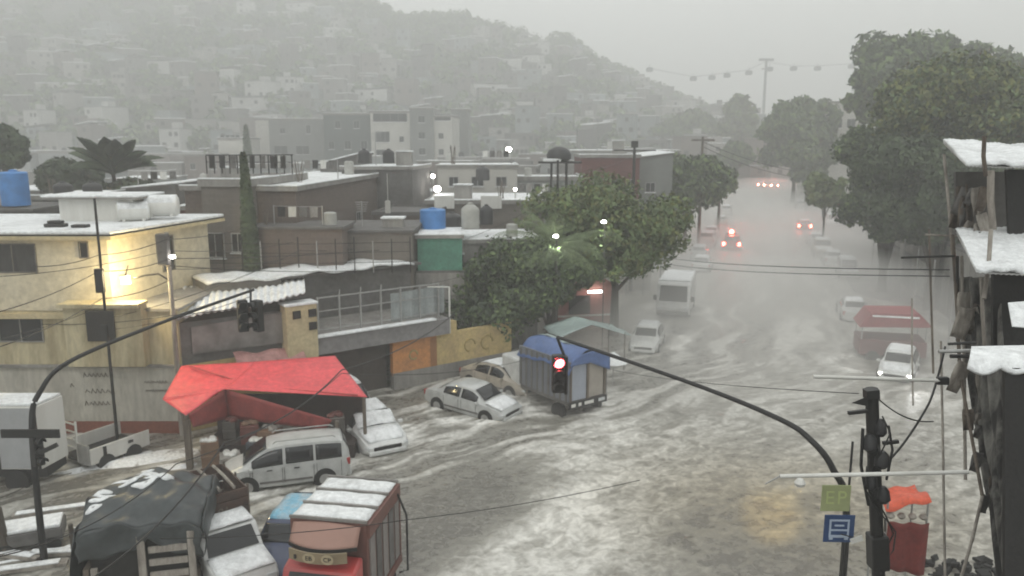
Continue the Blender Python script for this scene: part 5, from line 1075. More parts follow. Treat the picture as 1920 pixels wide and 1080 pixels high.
for i in range(12):
    u = i/11; x = Cc.x+.6+(E_.x-Cc.x-.9)*u; y = 28.2+.9*(i%2)+.3*math.sin(i*2); s_ = random.uniform(.5,.75); hh = random.uniform(.5,1.1)
    t = thing('goods_crate', f'{names[i%5]} crate of goods under the red tarp, {["at its left end","left of its middle","right of its middle","at its right end"][i//3]}', 'crate', (x, y-.35, .76 if y > 28.9 else .05), random.uniform(-.5,.5), 'crates under the red tarp')
    m = MB(); m.b2(-s_/2,s_/2,-s_/2,s_/2,0,hh); m.b2(-s_/2-.02,s_/2+.02,-s_/2-.02,s_/2+.02,hh*.45,hh*.55); obj('case', m, cols[i%5], t, bevel=.02)
    m = MB()
    for k in range(5): m.lathe([(.05,-.12),(.13,-.06),(.15,.02),(.08,.10)], 7, c=(random.uniform(-.7,.7)*s_/2, random.uniform(-.7,.7)*s_/2, hh+.03))
    obj('goods', m, cols[(i+2)%5] if i % 2 else M['whitepaint'], t, smooth=True)

# ================================================================ VEHICLES NEAR
car('minivan', 'silver minivan with roof rails standing in the flood in front of the red tarp', 'minivan', silver, (-7.95, 26.5, .08), math.pi+.30, hail=(), rack=True, cat='minivan')

g = G(700, 846); car('white_sedan', 'white sedan with a hail-buried bonnet behind the minivan', 'sedan', white, (-5.85, 30.7, -.05), -1.05, hail=('roof','hood','ws'), cat='car').scale = (1.08,1.12,1.1)
car('white_taxi', 'white hatchback with a hail roof tucked under the right end of the red tarp', 'minivan', white, (-7.3, 33.2, .1), -.95, hail=('roof','hood'), cat='car')
car('floating_sedan', 'silver sedan tilted and afloat in the swirling flood', 'sedan', silver, (-1.75, 34.0, .02), -.60, hail=('hood',), rx=.03, ry=.035, cat='car')
car('white_pickup', 'whitish low car half hidden behind the blue-tarped truck', 'sedan', beige, (-.5, 37.3, .0), -.75, hail=('roof',), cat='car')
# tarp truck (stake truck with blue and pale tarp)
cr_ = Vector((2.45,32.6,0)); TT = thing('tarp_truck', 'stake-bed truck under a blue and pale tarp behind the red traffic light', 'truck', cr_, R(36))
Lb = 3.5; Wb = 2.05   # local: x along the rear face (to the right), y towards the front
m = MB(); m.b2(0,Wb,0,Lb,.75,.95); obj('bed', m, M['concrete_dark'], TT, bevel=.02)
m = MB(); m.b2(-.05,Wb+.05,-.06,-.003,.62,.93); rb = obj('rear_bar', m, M['dark'], TT)
for k, (xx, w2) in enumerate(((.05,.22),(.45,.15),(.8,.5),(1.6,.35))): m = MB(); m.b2(xx,xx+w2,-.09,-.062,.72,.86); obj('reflector', m, M['whitepaint'] if k != 3 else M['lens'], rb)
m = MB(); m.b2(-.07,-.003,0,Lb,.95,2.75); obj('side_panel', m, mat('grey_blue_panel', (.17,.18,.20), .6, 0, 1.5, .1, col2=(.12,.13,.15), streak=True), TT)
m = MB(); m.b2(Wb+.003,Wb+.07,0,Lb,.95,2.75); obj('side_panel', m, M['concrete_dark'], TT)
for k in range(9): m = MB(); m.b2(-.10,-.072,.1+k*.4,.2+k*.4,.95,2.7); obj('slat', m, M['concrete_dark'], TT)
for xx in (.04,1.0,1.98): m = MB(); m.b2(xx-.05,xx+.05,-.05,.05,.95,2.7); obj('post', m, M['wood'], TT)
m = MB(); m.b2(.12,.92,.0,.04,.98,2.6); obj('tailboard', m, mat('pale_blue_board', (.33,.36,.42), .6, .2, 2, .1), TT)
m = MB(); m.b2(1.08,1.9,.0,.04,.98,2.6); obj('tailboard', m, mat('beige_board', (.36,.33,.29), .6, .3, 2, .1), TT)
m = MB(); m.grid(lambda u, v: (Wb*.5-(Wb*.5+.16)*v, -.12+(Lb+.2)*u, 3.12-.80*v**2.2+.05*math.sin(u*11+v*4)+.03*math.sin(u*23+v*9)-.1*math.cos(u*6.28)*v), 16, 8); obj('tarp_side', m, M['tarp_blue'], TT, smooth=True, solid=.01)
m = MB(); m.grid(lambda u, v: (Wb*.5+(Wb*.5+.16)*v, -.12+(Lb+.2)*u, 3.12-.72*v**2.2+.05*math.sin(u*9+v*4)+.03*math.sin(u*19-v*9)), 16, 8); obj('tarp_side', m, M['tarp_pale'], TT, smooth=True, solid=.01)
m = MB(); m.grid(lambda u, v: (-.1+(Wb+.2)*u, -.14+.02*math.sin(u*12), 3.07-(abs(u-.5)*2)**2.2*.4*(1-v)-(.25+.5*u)*v-v*abs(u-.5)*.5), 14, 6); obj('tarp_end', m, M['tarp_blue'], TT, smooth=True, solid=.01)
m = MB(); m.b2(.05,Wb-.05,Lb+.15,Lb+1.6,.5,2.0); obj('cab', m, white, TT, bevel=.1)
for sx_ in (.0,Wb):
    for yy in (.7,Lb+.9): m = MB(); m.tube([(sx_-.12,yy,.38),(sx_+.12,yy,.38)], .38, 18); obj('wheel', m, M['rubber'], TT)
q = P(1152, 706, 37); t = thing('market_parasol', 'small white parasol top peeping out right of the tarped truck', 'parasol', (q.x, 37.5, 0)); m = MB(); m.tube([(0,0,0),(0,0,1.7)], .03, 6); obj('pole', m, M['steel'], t); m = MB(); m.lathe([(.75,1.35),(.5,1.5),(.05,1.85)], 8); obj('canopy', m, M['hail'], t)
q = P(1100, 640, 40.5); t = thing('pale_tarp_stall', 'pale green tarp stall behind the blue-tarped truck', 'stall', (q.x, 40.5, 0), .3)
m = MB(); m.grid(lambda u, v: (-2.0+4.0*u, -1.2+2.4*v, 2.75-1.2*abs(u-.45)+.05*math.sin(v*8+u*5)), 16, 8); obj('tarp', m, M['tarp_pale'], t, smooth=True, solid=.01)
for sx_ in (-1.7,1.7):
    for sy_ in (-1.0,1.0): m = MB(); m.tube([(sx_,sy_,0),(sx_,sy_,2.2)], .04, 6); obj('pole', m, M['wood'], t)

# white box truck at the left edge (its rear end faces right)
t = thing('box_truck', 'white box truck cut by the left edge with hail on its roof', 'truck', (-16.1, 25.8, 0), .0)
m = MB(); m.prism([(-5,.0),(0,0),(.22,1.3),(-5,1.3)], .85, 3.1, axis='z'); obj('box', m, M['whitepaint'], t, bevel=.04)
m = MB(); m.prism([(-4.95,.05),(-.03,.05),(.18,1.25),(-4.95,1.25)], 3.104, 3.2, axis='z'); obj('hail_cover', m, M['hail'], t, bevel=.03)
m = MB(); m.b2(-5,.05,.2,1.4,.5,.846); obj('chassis', m, M['black'], t)
for a_, b__ in ((-.09,0),(-1.45,-1.38)): m = MB(); m.b2(a_,b__,-.03,-.003,.86,3.08); obj('edge_trim', m, M['black'], t)
m = MB(); m.b2(-1.36,-.1,-.012,-.003,.9,3.05); obj('end_panel', m, mat('grey_panel', (.36,.37,.38), .5, .2, 2, .05), t)
for xx in (-.9,-4.2): m = MB(); m.tube([(xx,-.02,.42),(xx,.25,.42)], .42, 18); obj('wheel', m, M['rubber'], t)
q = P(170, 880, 27.2); t = thing('flatbed_trailer', 'low white trailer with a dropside and a ladder rack left of the red tarp', 'trailer', (q.x, 27.2, 0), 1.05)
m = MB(); m.b2(0,2.4,0,1.7,.4,.5); obj('deck', m, M['dark'], t)
m = MB(); m.b2(0,2.4,-.06,-.003,.40,1.0); obj('dropside', m, M['whitepaint'], t, bevel=.01)
m = MB(); m.b2(0,2.4,1.703,1.76,.40,1.0); obj('dropside', m, M['whitepaint'], t)
m = MB(); m.b2(-.06,-.003,-.05,.6,.4,1.15); obj('end_gate', m, M['steel'], t)
for q_ in ((.5,.62,.6,.95),(1.5,1.7,.75,.85)): m = MB(); m.b2(q_[0],q_[1],-.09,-.062,q_[2],q_[3]); obj('catch', m, M['black'], t)
ldr = obj('ladder_rack', MB().b2(-.04,.02,.62,.68,.4,1.95).b2(-.04,.02,1.35,1.41,.4,1.95), M['whitepaint'], t)
for z in (.9,1.2,1.5,1.8): m = MB(); m.b2(-.03,.01,.68,1.35,z,z+.05); obj('rung', m, M['whitepaint'], ldr)
for xx in (.6,1.7): m = MB(); m.tube([(xx,-.1,.32),(xx,.12,.32)], .32, 16); obj('wheel', m, M['rubber'], t)

# ---------------------------------------------------------------- foreground left: tarped stake truck
FT = thing('stake_truck', 'stake truck covered by a dark charcoal tarp with hail lying on top', 'truck', (-9.40, 18.75, 0), R(13)); FT.scale = (1.08, 1, 1)
# local: x right, y away from camera ; bed 2.4 wide, 3.3 long
m = MB(); m.b2(-1.2,1.2,0,2.7,.7,.9); obj('bed', m, M['wood'], FT)
m = MB(); m.b2(-1.14,1.14,.06,2.6,.9,2.1); obj('load', m, M['dark'], FT)
def tarpf(u, v):
    x = -1.36+2.72*u; y = -.12+2.85*v; ex = abs(2*u-1); z = 2.70-.28*ex**2+.16*math.sin(math.pi*v)-.18*(1-v)**3
    z += .07*math.sin(9*u+4*v)+.05*math.sin(17*v+6*u)+.045*math.sin(23*u-9*v); return (x, y, z)
m = MB(); m.grid(tarpf, 34, 34)
def front(u, v):
    x, y, z = tarpf(u, 0); d = .34+.50*abs(math.sin(math.pi*u*1.5+.5))**.8; return (x+.03*math.sin(v*9), y-.03-.08*math.sin(v*3.14)*math.sin(u*14), z-d*v)
m.grid(front, 34, 10)
def leftf(u, v): x, y, z = tarpf(0, u); return (x-.02-.12*math.sin(v*3.0)-.05*math.sin(u*15+v*3), y, z-1.9*v)
m.grid(leftf, 26, 12)
def rightf(u, v): x, y, z = tarpf(1, u); return (x+.02+.08*math.sin(v*3.0), y, z-.75*v)
m.grid(rightf, 26, 8)
obj('tarp', m, M['tarp_black'], FT, smooth=True, solid=.012)
rnd = random.Random(5)
m = MB()
for (cx_, cy_, sx_, sy_) in ((.42,.83,.13,.06),(.30,.72,.10,.05),(.55,.72,.12,.045),(.46,.60,.12,.05),(.62,.62,.07,.05),(.12,.55,.09,.05),(.10,.44,.08,.05),(.07,.33,.07,.045),(.05,.66,.09,.06),(.16,.90,.14,.05),(.33,.92,.12,.04)):
    def pf(a, b, cx_=cx_, cy_=cy_, sx_=sx_, sy_=sy_):
        r_ = (.15+.85*b)*(1+.22*math.sin(a*6.283*3+cx_*40)); u = min(.99,max(.01,cx_+sx_*r_*math.cos(a*6.283))); v = min(.99,max(.01,cy_+sy_*r_*math.sin(a*6.283)))
        p = tarpf(u, v); return (p[0], p[1], p[2]+.012+.05*(1-b*b))
    m.grid(pf, 18, 4)
obj('hail_cover', m, M['hail'], FT, smooth=True, solid=.01)
for x, w_ in ((.02,.17),(1.12,.16),(-1.02,.15)): m = MB(); m.b2(x-w_/2,x+w_/2,-.20,-.12,.6,2.2 if x > -.5 else 1.45); obj('stake', m, M['palewood'], FT, bevel=.01)
for z in (1.7,1.35,1.0): m = MB(); m.b2(.17,1.02,-.17,-.10,z,z+.16); obj('slat', m, M['palewood'], FT)
m = MB(); m.b2(-1.28,-1.15,-.1,2.6,.7,1.4); obj('side_board', m, M['wood'], FT)
for sg in (-1,1): m = MB(); m.tube([(sg*1.05,.7,.42),(sg*1.28,.7,.42)], .42, 18); obj('wheel', m, M['rubber'], FT)
m = MB(); m.b2(-1.05,1.05,2.8,4.2,.5,1.9); obj('cab', m, M['whitepaint'], FT, bevel=.12)

# crate pickup, nose toward the camera right
def near_pickup():
    g1 = P(432, 976, 20.0)
    t = thing('crate_pickup', 'white pickup with hail on cab and bonnet and a brown wooden crate bed', 'pickup truck', (-8.2, 20.75, 0), math.radians(-52))
    # local x forward
    m = MB(); m.prism([(-.2,.35),(2.25,.4),(2.32,.75),(2.2,.98),(1.25,1.12),(.80,1.62),(-.15,1.68),(-.2,1.6)], -.80, .80); obj('cab', m, white, t, bevel=.07)
    m = MB(); m.add([(1.235,-.68,1.15),(1.235,.68,1.15),(.845,.62,1.585),(.845,-.62,1.585)], [(0,1,2,3)]); obj('windscreen', m, M['glass'], t, solid=.03)
    m = MB(); m.add([(-.05,-.815,1.12),(1.08,-.815,1.12),(.74,-.815,1.52),(-.05,-.815,1.55)], [(0,1,2,3)]); obj('side_window', m, M['glass'], t, solid=.01)
    m = MB(); m.grid(lambda u, v: (-.12+.90*u, -.72+1.44*v, 1.69+.05*(1-(2*u-1)**4)*(1-(2*v-1)**4)+.012*math.sin(9*u+7*v)), 8, 8); obj('hail_cover', m, M['hail'], t, smooth=2, solid=.03)
    m = MB(); m.grid(lambda u, v: (1.30+.93*u, -.74+1.48*v, 1.145-.14*u+.06*(1-(2*u-1)**4)*(1-(2*v-1)**4)+.012*math.sin(9*u+7*v)), 8, 8); obj('hail_cover', m, M['hail'], t, smooth=2, solid=.03)
    for sg in (-1,1):
        m = MB(); m.box((2.27,sg*.6,.72),(.1,.28,.16)); obj('headlight', m, M['lens'], t, bevel=.02)
        m = MB(); m.tube([(1.6,sg*.7,.34),(1.6,sg*.84,.34)], .34, 18); obj('wheel', m, M['rubber'], t)
        m = MB(); m.box((1.05,sg*.9,1.2),(.1,.18,.14)); obj('wing_mirror', m, M['black'], t)
    m = MB(); m.box((2.33,0,.5),(.12,1.5,.18)); obj('bumper', m, M['black'], t, bevel=.03)
    cr = obj('crate_bed', MB().b2(-2.35,-.25,-.92,.92,.55,.8), M['wood'], t)
    brn = mat('brown_boards', (.10,.060,.045), .8, 0, 3, .4, col2=(.055,.038,.03), thr=(.35,.6))
    for sg in (-1,1):
        for z in (.8,1.08,1.36,1.64,1.92): m = MB(); m.b2(-2.35,-.25,sg*.92,sg*.96,z,z+.25); obj('board', m, brn, cr)
        for xx in (-2.3,-1.3,-.3): m = MB(); m.b2(xx-.04,xx+.04,sg*.96+(-.0 if sg > 0 else -.04),sg*.96+(.04 if sg > 0 else 0),.6,2.25); obj('upright', m, M['wood'], cr)
    for z in (.8,1.08,1.36,1.64,1.92): m = MB(); m.b2(-.29,-.25,-.92,.92,z,z+.25); obj('board', m, brn, cr); m = MB(); m.b2(-2.39,-2.352,-.92,.92,z,z+.25); obj('board', m, brn, cr)
    m = MB()
    for k in range(4): m.tube([(-2.3,-.7+k*.45,2.2),(-1.2,-.65+k*.42,2.28),(-.3,-.6+k*.4,2.24)], .05, 6)
    obj('plank', m, M['palewood'], cr)
    text('81', .34, Matrix.Translation((-.244, .25, 1.6)) @ Matrix.Rotation(math.pi/2,4,'Z') @ Matrix.Rotation(math.pi/2,4,'X'), M['palewood'], cr)
    return t
near_pickup()
car('blue_car', 'dark blue car with a light blue hail-dusted sheet on its roof beside the red truck', 'hatch', bluep, (-6.35, 21.5, -.05), -math.pi/2-.10, hail=('roof',), cat='car')
bc = [o for o in C.objects if o.get('label', '').startswith('dark blue car')][0]
for ch in bc.children:
    if ch.name.startswith('hail_cover'): ch.name = 'roof_sheet'; ch.data.materials[0] = mat('light_blue_sheet', (.20,.46,.62), .45, 0, 2.2, .2, col2=(.50,.56,.60), thr=(.35,.6)); 

# red box truck, nose toward the camera
RT = thing('red_truck', 'red box truck with a curved cab fairing and three hail stripes across its roof', 'truck', (-4.50, 18.1, -.16), R(-10))
rp = paint('red_truck_paint', (.42,.045,.04), .4); brown_red = mat('faded_red_fairing', (.33,.19,.15), .5, .15, 1.5, .1)
m = MB(); m.b2(-1.0,1.0,.05,2.45,.7,3.0); obj('box', m, mat('red_brown_box', (.17,.075,.06), .6, .3, 2, .1), RT, bevel=.03)
for i in range(3): m = MB(); y = .12+i*.80; m.grid(lambda u, v: (-.97+1.94*u, y+.66*v, 3.012+.07*(1-(2*u-1)**8)*(1-(2*v-1)**6)+.01*math.sin(u*14+v*9)), 14, 8); obj('hail_cover', m, M['hail'], RT, smooth=2, solid=.02)
for i in range(4): m = MB(); y = .02+i*.80; m.b2(-1.0,1.0,y,y+.06,3.003,3.07); obj('roof_rib', m, M['concrete'], RT)
for i in range(5):
    m = MB(); y = .15+i*.47; m.b2(1.003,1.03,y,y+.34,.95,2.55); obj('side_panel', m, [mat('panel_grey', (.24,.22,.21), .6, .3, 3, .1), M['concrete_dark']][i%2] if i < 2 else (M['concrete_dark'] if i%2 else bpy.data.materials['panel_grey']), RT)
m = MB(); m.b2(1.003,1.06,.05,2.45,2.62,2.98); m.b2(1.003,1.06,.05,2.45,.7,.9); m.b2(1.003,1.05,2.38,2.45,.9,2.62); obj('side_frame', m, bpy.data.materials['red_brown_box'], RT)
def fair(u, v):
    a = (u-.5)*2; return (a*.86, -.0-.62*v*(1-.55*a*a)**1-.02, 2.98-.38*v-.05*a*a)
m = MB(); m.grid(fair, 18, 8); obj('fairing', m, brown_red, RT, smooth=2, solid=.04)
m = MB(); m.grid(lambda u, v: (lambda p: (p[0]*1.01, p[1]-.03, p[2]+.02-.09*v))(fair(u, 1)), 18, 1); obj('fairing_lip', m, M['dark'], RT, solid=.02)
m = MB(); m.prism([(-.05,.5),(-1.95,.5),(-2.0,.95),(-1.85,1.25),(-.95,1.35),(-.62,2.05),(-.05,2.2)], -.92, .92, axis='x'); obj('cab', m, rp, RT, bevel=.08)
m = MB(); m.add([(-.76,-.955,1.42),(.76,-.955,1.42),(.70,-.68,2.0),(-.70,-.68,2.0)], [(0,1,2,3)]); obj('windscreen', m, M['glass'], RT, solid=.03)
brd = mat('tan_headboard', (.26,.21,.13), .6, .2, 3, .1)
HB = obj('headboard', MB().grid(lambda u, v: ((u-.5)*1.45, -.60-.16*(1-(2*u-1)**2), 2.30+.27*v), 14, 2), brd, RT, solid=.04)
for xx, s_ in ((-.16,'EB'), (.30,'CP')):
    m = MB(); m.tube([(xx,-.775,2.435),(xx,-.785,2.435)], .125, 20); 
    for i_, v_ in enumerate(m.v): m.v[i_] = Vector((xx+(v_[0]-xx)*1.25, v_[1], v_[2]))
    obj('badge', m, mat('badge_tan', (.40,.34,.22), .6, .1, 3, 0), HB)
    text(s_, .15, Matrix.Translation((xx,-.792,2.435)) @ Matrix.Rotation(math.pi/2,4,'X'), M['black'], HB, sx=1.1)
m = MB(); m.box((-.52,-.745,2.435),(.05,.03,.1)); obj('badge', m, M['black'], HB)
for sg in (-1,1):
    m = MB(); m.box((sg*.70,-1.98,.85),(.26,.08,.2)); obj('headlight', m, M['lens'], RT, bevel=.02)
    for yy in (-1.3,1.7): m = MB(); m.tube([(sg*.78,yy,.4),(sg*1.0,yy,.4)], .4, 18); obj('wheel', m, M['rubber'], RT)
    m = MB(); m.box((sg*1.08,-.85,1.7),(.16,.08,.32)); obj('wing_mirror', m, M['black'], RT, bevel=.03)
m = MB(); m.tube([(1.06,2.2,.5),(1.3,2.2,.6),(1.3,2.2,2.2),(1.06,2.2,2.8)], .03, 6); obj('rear_rail', m, M['black'], RT)

# clutter in the bottom left corner
for lb, px, py, Y, r1, ht in (('dark leaning post stump left of the charcoal tarp', 148, 1040, 18.6, .09, 1.5), ('dark twisted stump at the bottom left corner', 14, 960, 21.5, .13, 1.6)):
    g = G(px, 1078) if px > 100 else G(px, 1050); t = thing('wooden_post', lb, 'post', g); m = MB(); m.tube([(0,0,-.2),(-.05,0,ht*.5),(-.12,.05,ht)], [r1*1.3,r1,r1*.7], 8); obj('shaft', m, M['bark'], t, smooth=True)
for i, (px, py, ln_, rz) in enumerate([(40,985,2.2,.25),(110,955,2.6,.35),(120,1035,2.0,.1),(30,1040,1.6,-.2),(60,1062,1.8,.3)]):
    g = G(px, py, .25); t = thing('timber_plank', ['snowy plank lying highest in the lower left corner','long pale plank right of the mast','pale plank beside the dark stump','short hail-covered plank at the left edge','lowest plank at the bottom left'][i], 'plank', g, rz, 'planks littering the lower left corner')
    m = MB(); m.b2(-ln_/2,ln_/2,-.16,.16,-.05,.04); obj('board', m, M['palewood'], t); m = MB(); m.b2(-ln_/2+.1,ln_/2-.2,-.14,.12,.043,.09); obj('hail_cover', m, M['hail'], t, bevel=.02)
m = MB(); 
t = thing('parked_cart', 'dark low cart covered in hail under the left traffic mast', 'cart', G(60, 1030), .4); m = MB(); m.b2(-.9,.9,-.5,.5,.35,.75); obj('tray', m, M['concrete_dark'], t, bevel=.03); m = MB(); m.b2(-.85,.85,-.45,.45,.753,.85); obj('hail_cover', m, M['hail'], t, bevel=.03)
for sg in (-1,1): m = MB(); m.tube([(sg*.6,-.55,.25),(sg*.6,-.45,.25)], .25, 14); obj('wheel', m, M['rubber'], t)

# ================================================================ RIGHT FOREGROUND
q = P(1634, 722, 12.0); EP = thing('utility_pole', 'stout black utility pole wrapped in fittings at the lower right', 'utility pole', (q.x+.97, 12, 0), ry=-math.atan(.97/8.2))
m = MB(); m.tube([(.0,0,-.2),(0,0,q.z)], [.115,.10], 14); obj('shaft', m, M['black'], EP, smooth=True)
m = MB(); m.b2(-.14,.06,-.16,.0,q.z-.12,q.z+.02); m.add([(-.1,-.1,q.z-.25),(-.36,-.1,q.z-.16),(-.1,-.1,q.z-.08)],[(0,1,2)]); obj('cap', m, M['black'], EP)
for k, (dz, s_) in enumerate(((-.62,.09),(-.85,.12),(-1.15,.13),(-1.5,.09),(-1.75,.11))):
    m = MB(); m.lathe([(s_*.5,-.14),(s_,-.08),(s_*.9,.06),(s_*.4,.14)], 10, c=(-.10 if k % 2 else .08, -.1, q.z+dz)); obj('fitting', m, M['tank_black'], EP, smooth=True)
m = MB(); m.tube([(-.2,-.1,q.z-.6),(-.26,-.12,q.z-1.2),(-.16,-.1,q.z-1.9)], .025, 6); m.tube([(.2,-.1,q.z-.6),(.24,-.12,q.z-1.0),(.14,-.1,q.z-1.5)], .02, 6); obj('loose_cable', m, M['black'], EP)
for k_ in range(7):
    an_ = k_*.9; z_ = q.z-.45-k_*.28; m = MB(); m.tube([(.13*math.cos(an_),.13*math.sin(an_)-.05,z_), (.24*math.cos(an_+.6),-.16,z_-.25), (.20*math.cos(an_+1.4),-.18,z_-.55), (.1*math.cos(an_+2),-.12,z_-.8)], .013, 5); obj('loose_cable', m, M['black'], EP)
for b__ in ((-.42,-.12,-.34),(.1,.34,-.9)): m = MB(); m.b2(b__[0],b__[1],-.14,-.08,q.z+b__[2],q.z+b__[2]+.05); obj('bracket', m, M['black'], EP)
m = MB(); m.b2(-.14,.14,-.15,.14,5.15,5.75); obj('collar', m, M['black'], EP, bevel=.03)
a, b_ = P(1462, 893, 11.6), P(1816, 885, 11.4); t = thing('pale_bar', 'long pale horizontal bar crossing the stout pole, the lower of the two', 'bar', a)
m = MB(); m.tube([(0,0,0), b_-a], .032, 10); obj('tube', m, M['whitepaint'], t, smooth=True); m = MB(); m.tube([(0,0,0),(-.22,0,-.13)], .012, 5); obj('stay', m, M['steel'], t)
a, b_ = P(1524, 706, 12.2), P(1772, 714, 12.6); t = thing('pale_bar', 'long pale horizontal bar over the top of the stout pole, the upper of the two', 'bar', a)
m = MB(); m.tube([(0,0,0), b_-a], .030, 10); obj('tube', m, M['whitepaint'], t, smooth=True); m = MB(); m.box((b_-a)*.98, (.18,.08,.12)); obj('clamp', m, M['black'], t)
# signs on the traffic mast
q = P(1567, 934, 15.75); t = thing('parking_sign', 'faded yellow-green sign above the blue bus sign', 'sign', q, -.03)
m = MB(); m.b2(-.30,.30,-.012,.012,-.29,.29); obj('panel', m, mat('yellow_green_sign', (.36,.40,.20), .5, .2, 2, .03), t)
text('E', .42, Matrix.Translation((-.13,-.016,0)) @ Matrix.Rotation(math.pi/2,4,'X'), mat('sign_pale', (.45,.52,.22), .5, .1, 2, 0), t); text('P', .42, Matrix.Translation((.12,-.016,0)) @ Matrix.Rotation(math.pi/2,4,'X'), bpy.data.materials['sign_pale'], t)
q = P(1573, 991, 15.7); t = thing('bus_stop_sign', 'square dark blue sign with a white bus symbol', 'sign', q, -.03)
sb = mat('sign_blue', (.02,.06,.17), .4, .15, 2, .02); swt = mat('sign_white', (.42,.50,.62), .4, .1, 2, 0)
m = MB(); m.b2(-.32,.32,-.012,.012,-.31,.31); obj('panel', m, sb, t, bevel=.01)
m = MB()
for (x0,x1_,z0,z1) in ((-.21,.21,.17,.21),(-.21,-.17,-.20,.17),(.17,.21,-.20,.17),(-.17,.17,-.05,-.01),(-.17,.17,-.20,-.14),(-.2,-.12,-.25,-.20),(.12,.2,-.25,-.20),(-.10,.10,.055,.095)): m.b2(x0,x1_,-.018,-.0125,z0,z1)
obj('bus_symbol', m, swt, t)
q = P(1606, 1012, 15.5); t = thing('small_placard', 'small white slanted placard just below the blue bus sign', 'sign', q, 0); m = MB(); m.box((0,0,0),(.26,.02,.12), ry=-.35); obj('panel', m, M['whitepaint'], t)
m = MB(); m.tube([(0,.03,.02),(-.28,.15,.05)], .012, 5); obj('arm', m, M['black'], t)
g = P(1590, 1080, 15.6); t = thing('sign_post', 'thin black post beside the traffic mast behind the signs', 'post', (g.x, 15.9, 0)); m = MB(); m.tube([(0,0,0),(0,0,P(1582,828,15.9).z)], .025, 6); obj('shaft', m, M['black'], t)
# made-up spot lamp, added to throw the yellow patch on the water
a = P(1462, 893, 11.6)
ld = bpy.data.lights.new('added_amber_light', 'SPOT'); ld.energy = 7000; ld.spot_size = R(9.5); ld.spot_blend = .9; ld.color = (1,.74,.22); ld.shadow_soft_size = .1
t = thing('added_amber_lamp', 'small added amber lamp under the lower pale bar, yellowing the water', 'lamp', P(1500, 905, 11.9)); m = MB(); m.lathe([(.05,.06),(.09,0),(.07,-.05),(.03,-.07)], 12); obj('head', m, M['whitepaint'], t, smooth=True)
lo_ = bpy.data.objects.new('added_amber_light', ld); C.objects.link(lo_); lo_.parent = t; lo_.location = (0,.05,-.1); tgt = G(1445, 968)-t.location; lo_.rotation_euler = tgt.to_track_quat('-Z', 'Y').to_euler()
# orange umbrella stall
g = P(1688, 930, 17.5); t = thing('orange_stall', 'small stall with an orange top and dark red cloth at the lower right', 'stall', (g.x, 17.5, 0), -.1)
top = P(1690, 905, 17.5).z
m = MB(); m.grid(lambda u, v: (-.48+.98*u, -.5+1.0*v, top-.20-.30*(1-u)+.10*math.sin(v*6)-.05*math.sin(u*9)), 10, 8); obj('canopy', m, mat('orange_canopy', (.80,.12,.05), .5, .2, 2, .2), t, smooth=True, solid=.012)
m = MB(); m.grid(lambda u, v: (-.42+.92*u, -.52+.05*math.sin(u*14), top-.75-1.15*v-.15*u*v), 14, 8); obj('cloth', m, mat('dark_red_cloth', (.20,.03,.025), .7, .3, 2, .3), t, smooth=2, solid=.012)
for sx_ in (-.42,.46):
    for sy_ in (-.42,.42): m = MB(); m.tube([(sx_,sy_,0),(sx_,sy_,top-.3)], .025, 6); obj('post', m, M['steel'], t)
m = MB()
for k in range(4): m.lathe([(.05,-.06),(.10,0),(.05,.07)], 8, c=(-.35+.24*k, -.45, top-.62))
obj('goods', m, M['palewood'], t, smooth=True)

# near right building: tiers of roofs, plank walls
NB = thing('plank_building', 'dark ramshackle building with hail-covered sheet roofs along the right edge', 'building', (0,0,0))
def quad3(pts, m): m.add([tuple(p) for p in pts], [tuple(range(len(pts)))])
def sheet(a, b_, c_, d_, parent, nm='roof', ribs=26, hail=True, wav=.008):
    m = MB(); f_ = lambda u, v: a.lerp(b_, u).lerp(d_.lerp(c_, u), v)+Vector((0,0,wav*math.sin(u*ribs*6.283))); m.grid(f_, ribs*6, 3); r_ = obj(nm, m, M['steel'], parent, smooth=2, solid=.015)
    if hail: m = MB(); m.grid(lambda u, v: f_(u,v)+Vector((0,0,.05+.02*math.sin(u*9+v*5)+.012*math.sin(u*31-v*4))), 60, 10); obj('hail_cover', m, M['hail'], r_, smooth=2, solid=.06)
    return r_
# top roof
sheet(P(1768,268,17), P(1990,280,17), P(2000,318,14.0), P(1812,312,14.4), NB)
# middle roof
sheet(P(1792,436,15), P(1990,428,15), P(2010,520,12.2), P(1830,512,12.4), NB, ribs=18)
# lower awning scalloped
m = MB(); m.grid(lambda u, v: (lambda p: p+Vector((0,0,.10*math.sin(math.pi*v)-(.09*abs(math.sin(u*math.pi*3.2)) if v > .8 else 0))))(P(1822,652,11.4).lerp(P(2000,648,11.4), u).lerp(P(1815,690,10.5).lerp(P(2010,688,10.5), u), v)), 50, 10); obj('awning', m, M['hail'], NB, smooth=2, solid=.04)
# small white sheet
m = MB(); m.grid(lambda u, v: P(1890,568,12).lerp(P(1990,560,12), u).lerp(P(1898,612,11.6).lerp(P(1990,620,11.6), u), v), 4, 4); obj('small_sheet', m, M['hail'], NB, solid=.02)
# void walls behind the roofs
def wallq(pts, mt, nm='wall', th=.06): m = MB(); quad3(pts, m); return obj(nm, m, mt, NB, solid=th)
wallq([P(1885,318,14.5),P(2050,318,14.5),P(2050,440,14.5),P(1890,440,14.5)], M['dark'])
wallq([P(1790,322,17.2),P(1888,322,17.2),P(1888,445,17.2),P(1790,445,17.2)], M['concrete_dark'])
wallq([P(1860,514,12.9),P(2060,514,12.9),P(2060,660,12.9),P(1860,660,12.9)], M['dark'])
wallq([P(1882,690,10.6),P(2080,690,10.6),P(2080,1200,9.6),P(1882,1200,9.6)], M['dark'])
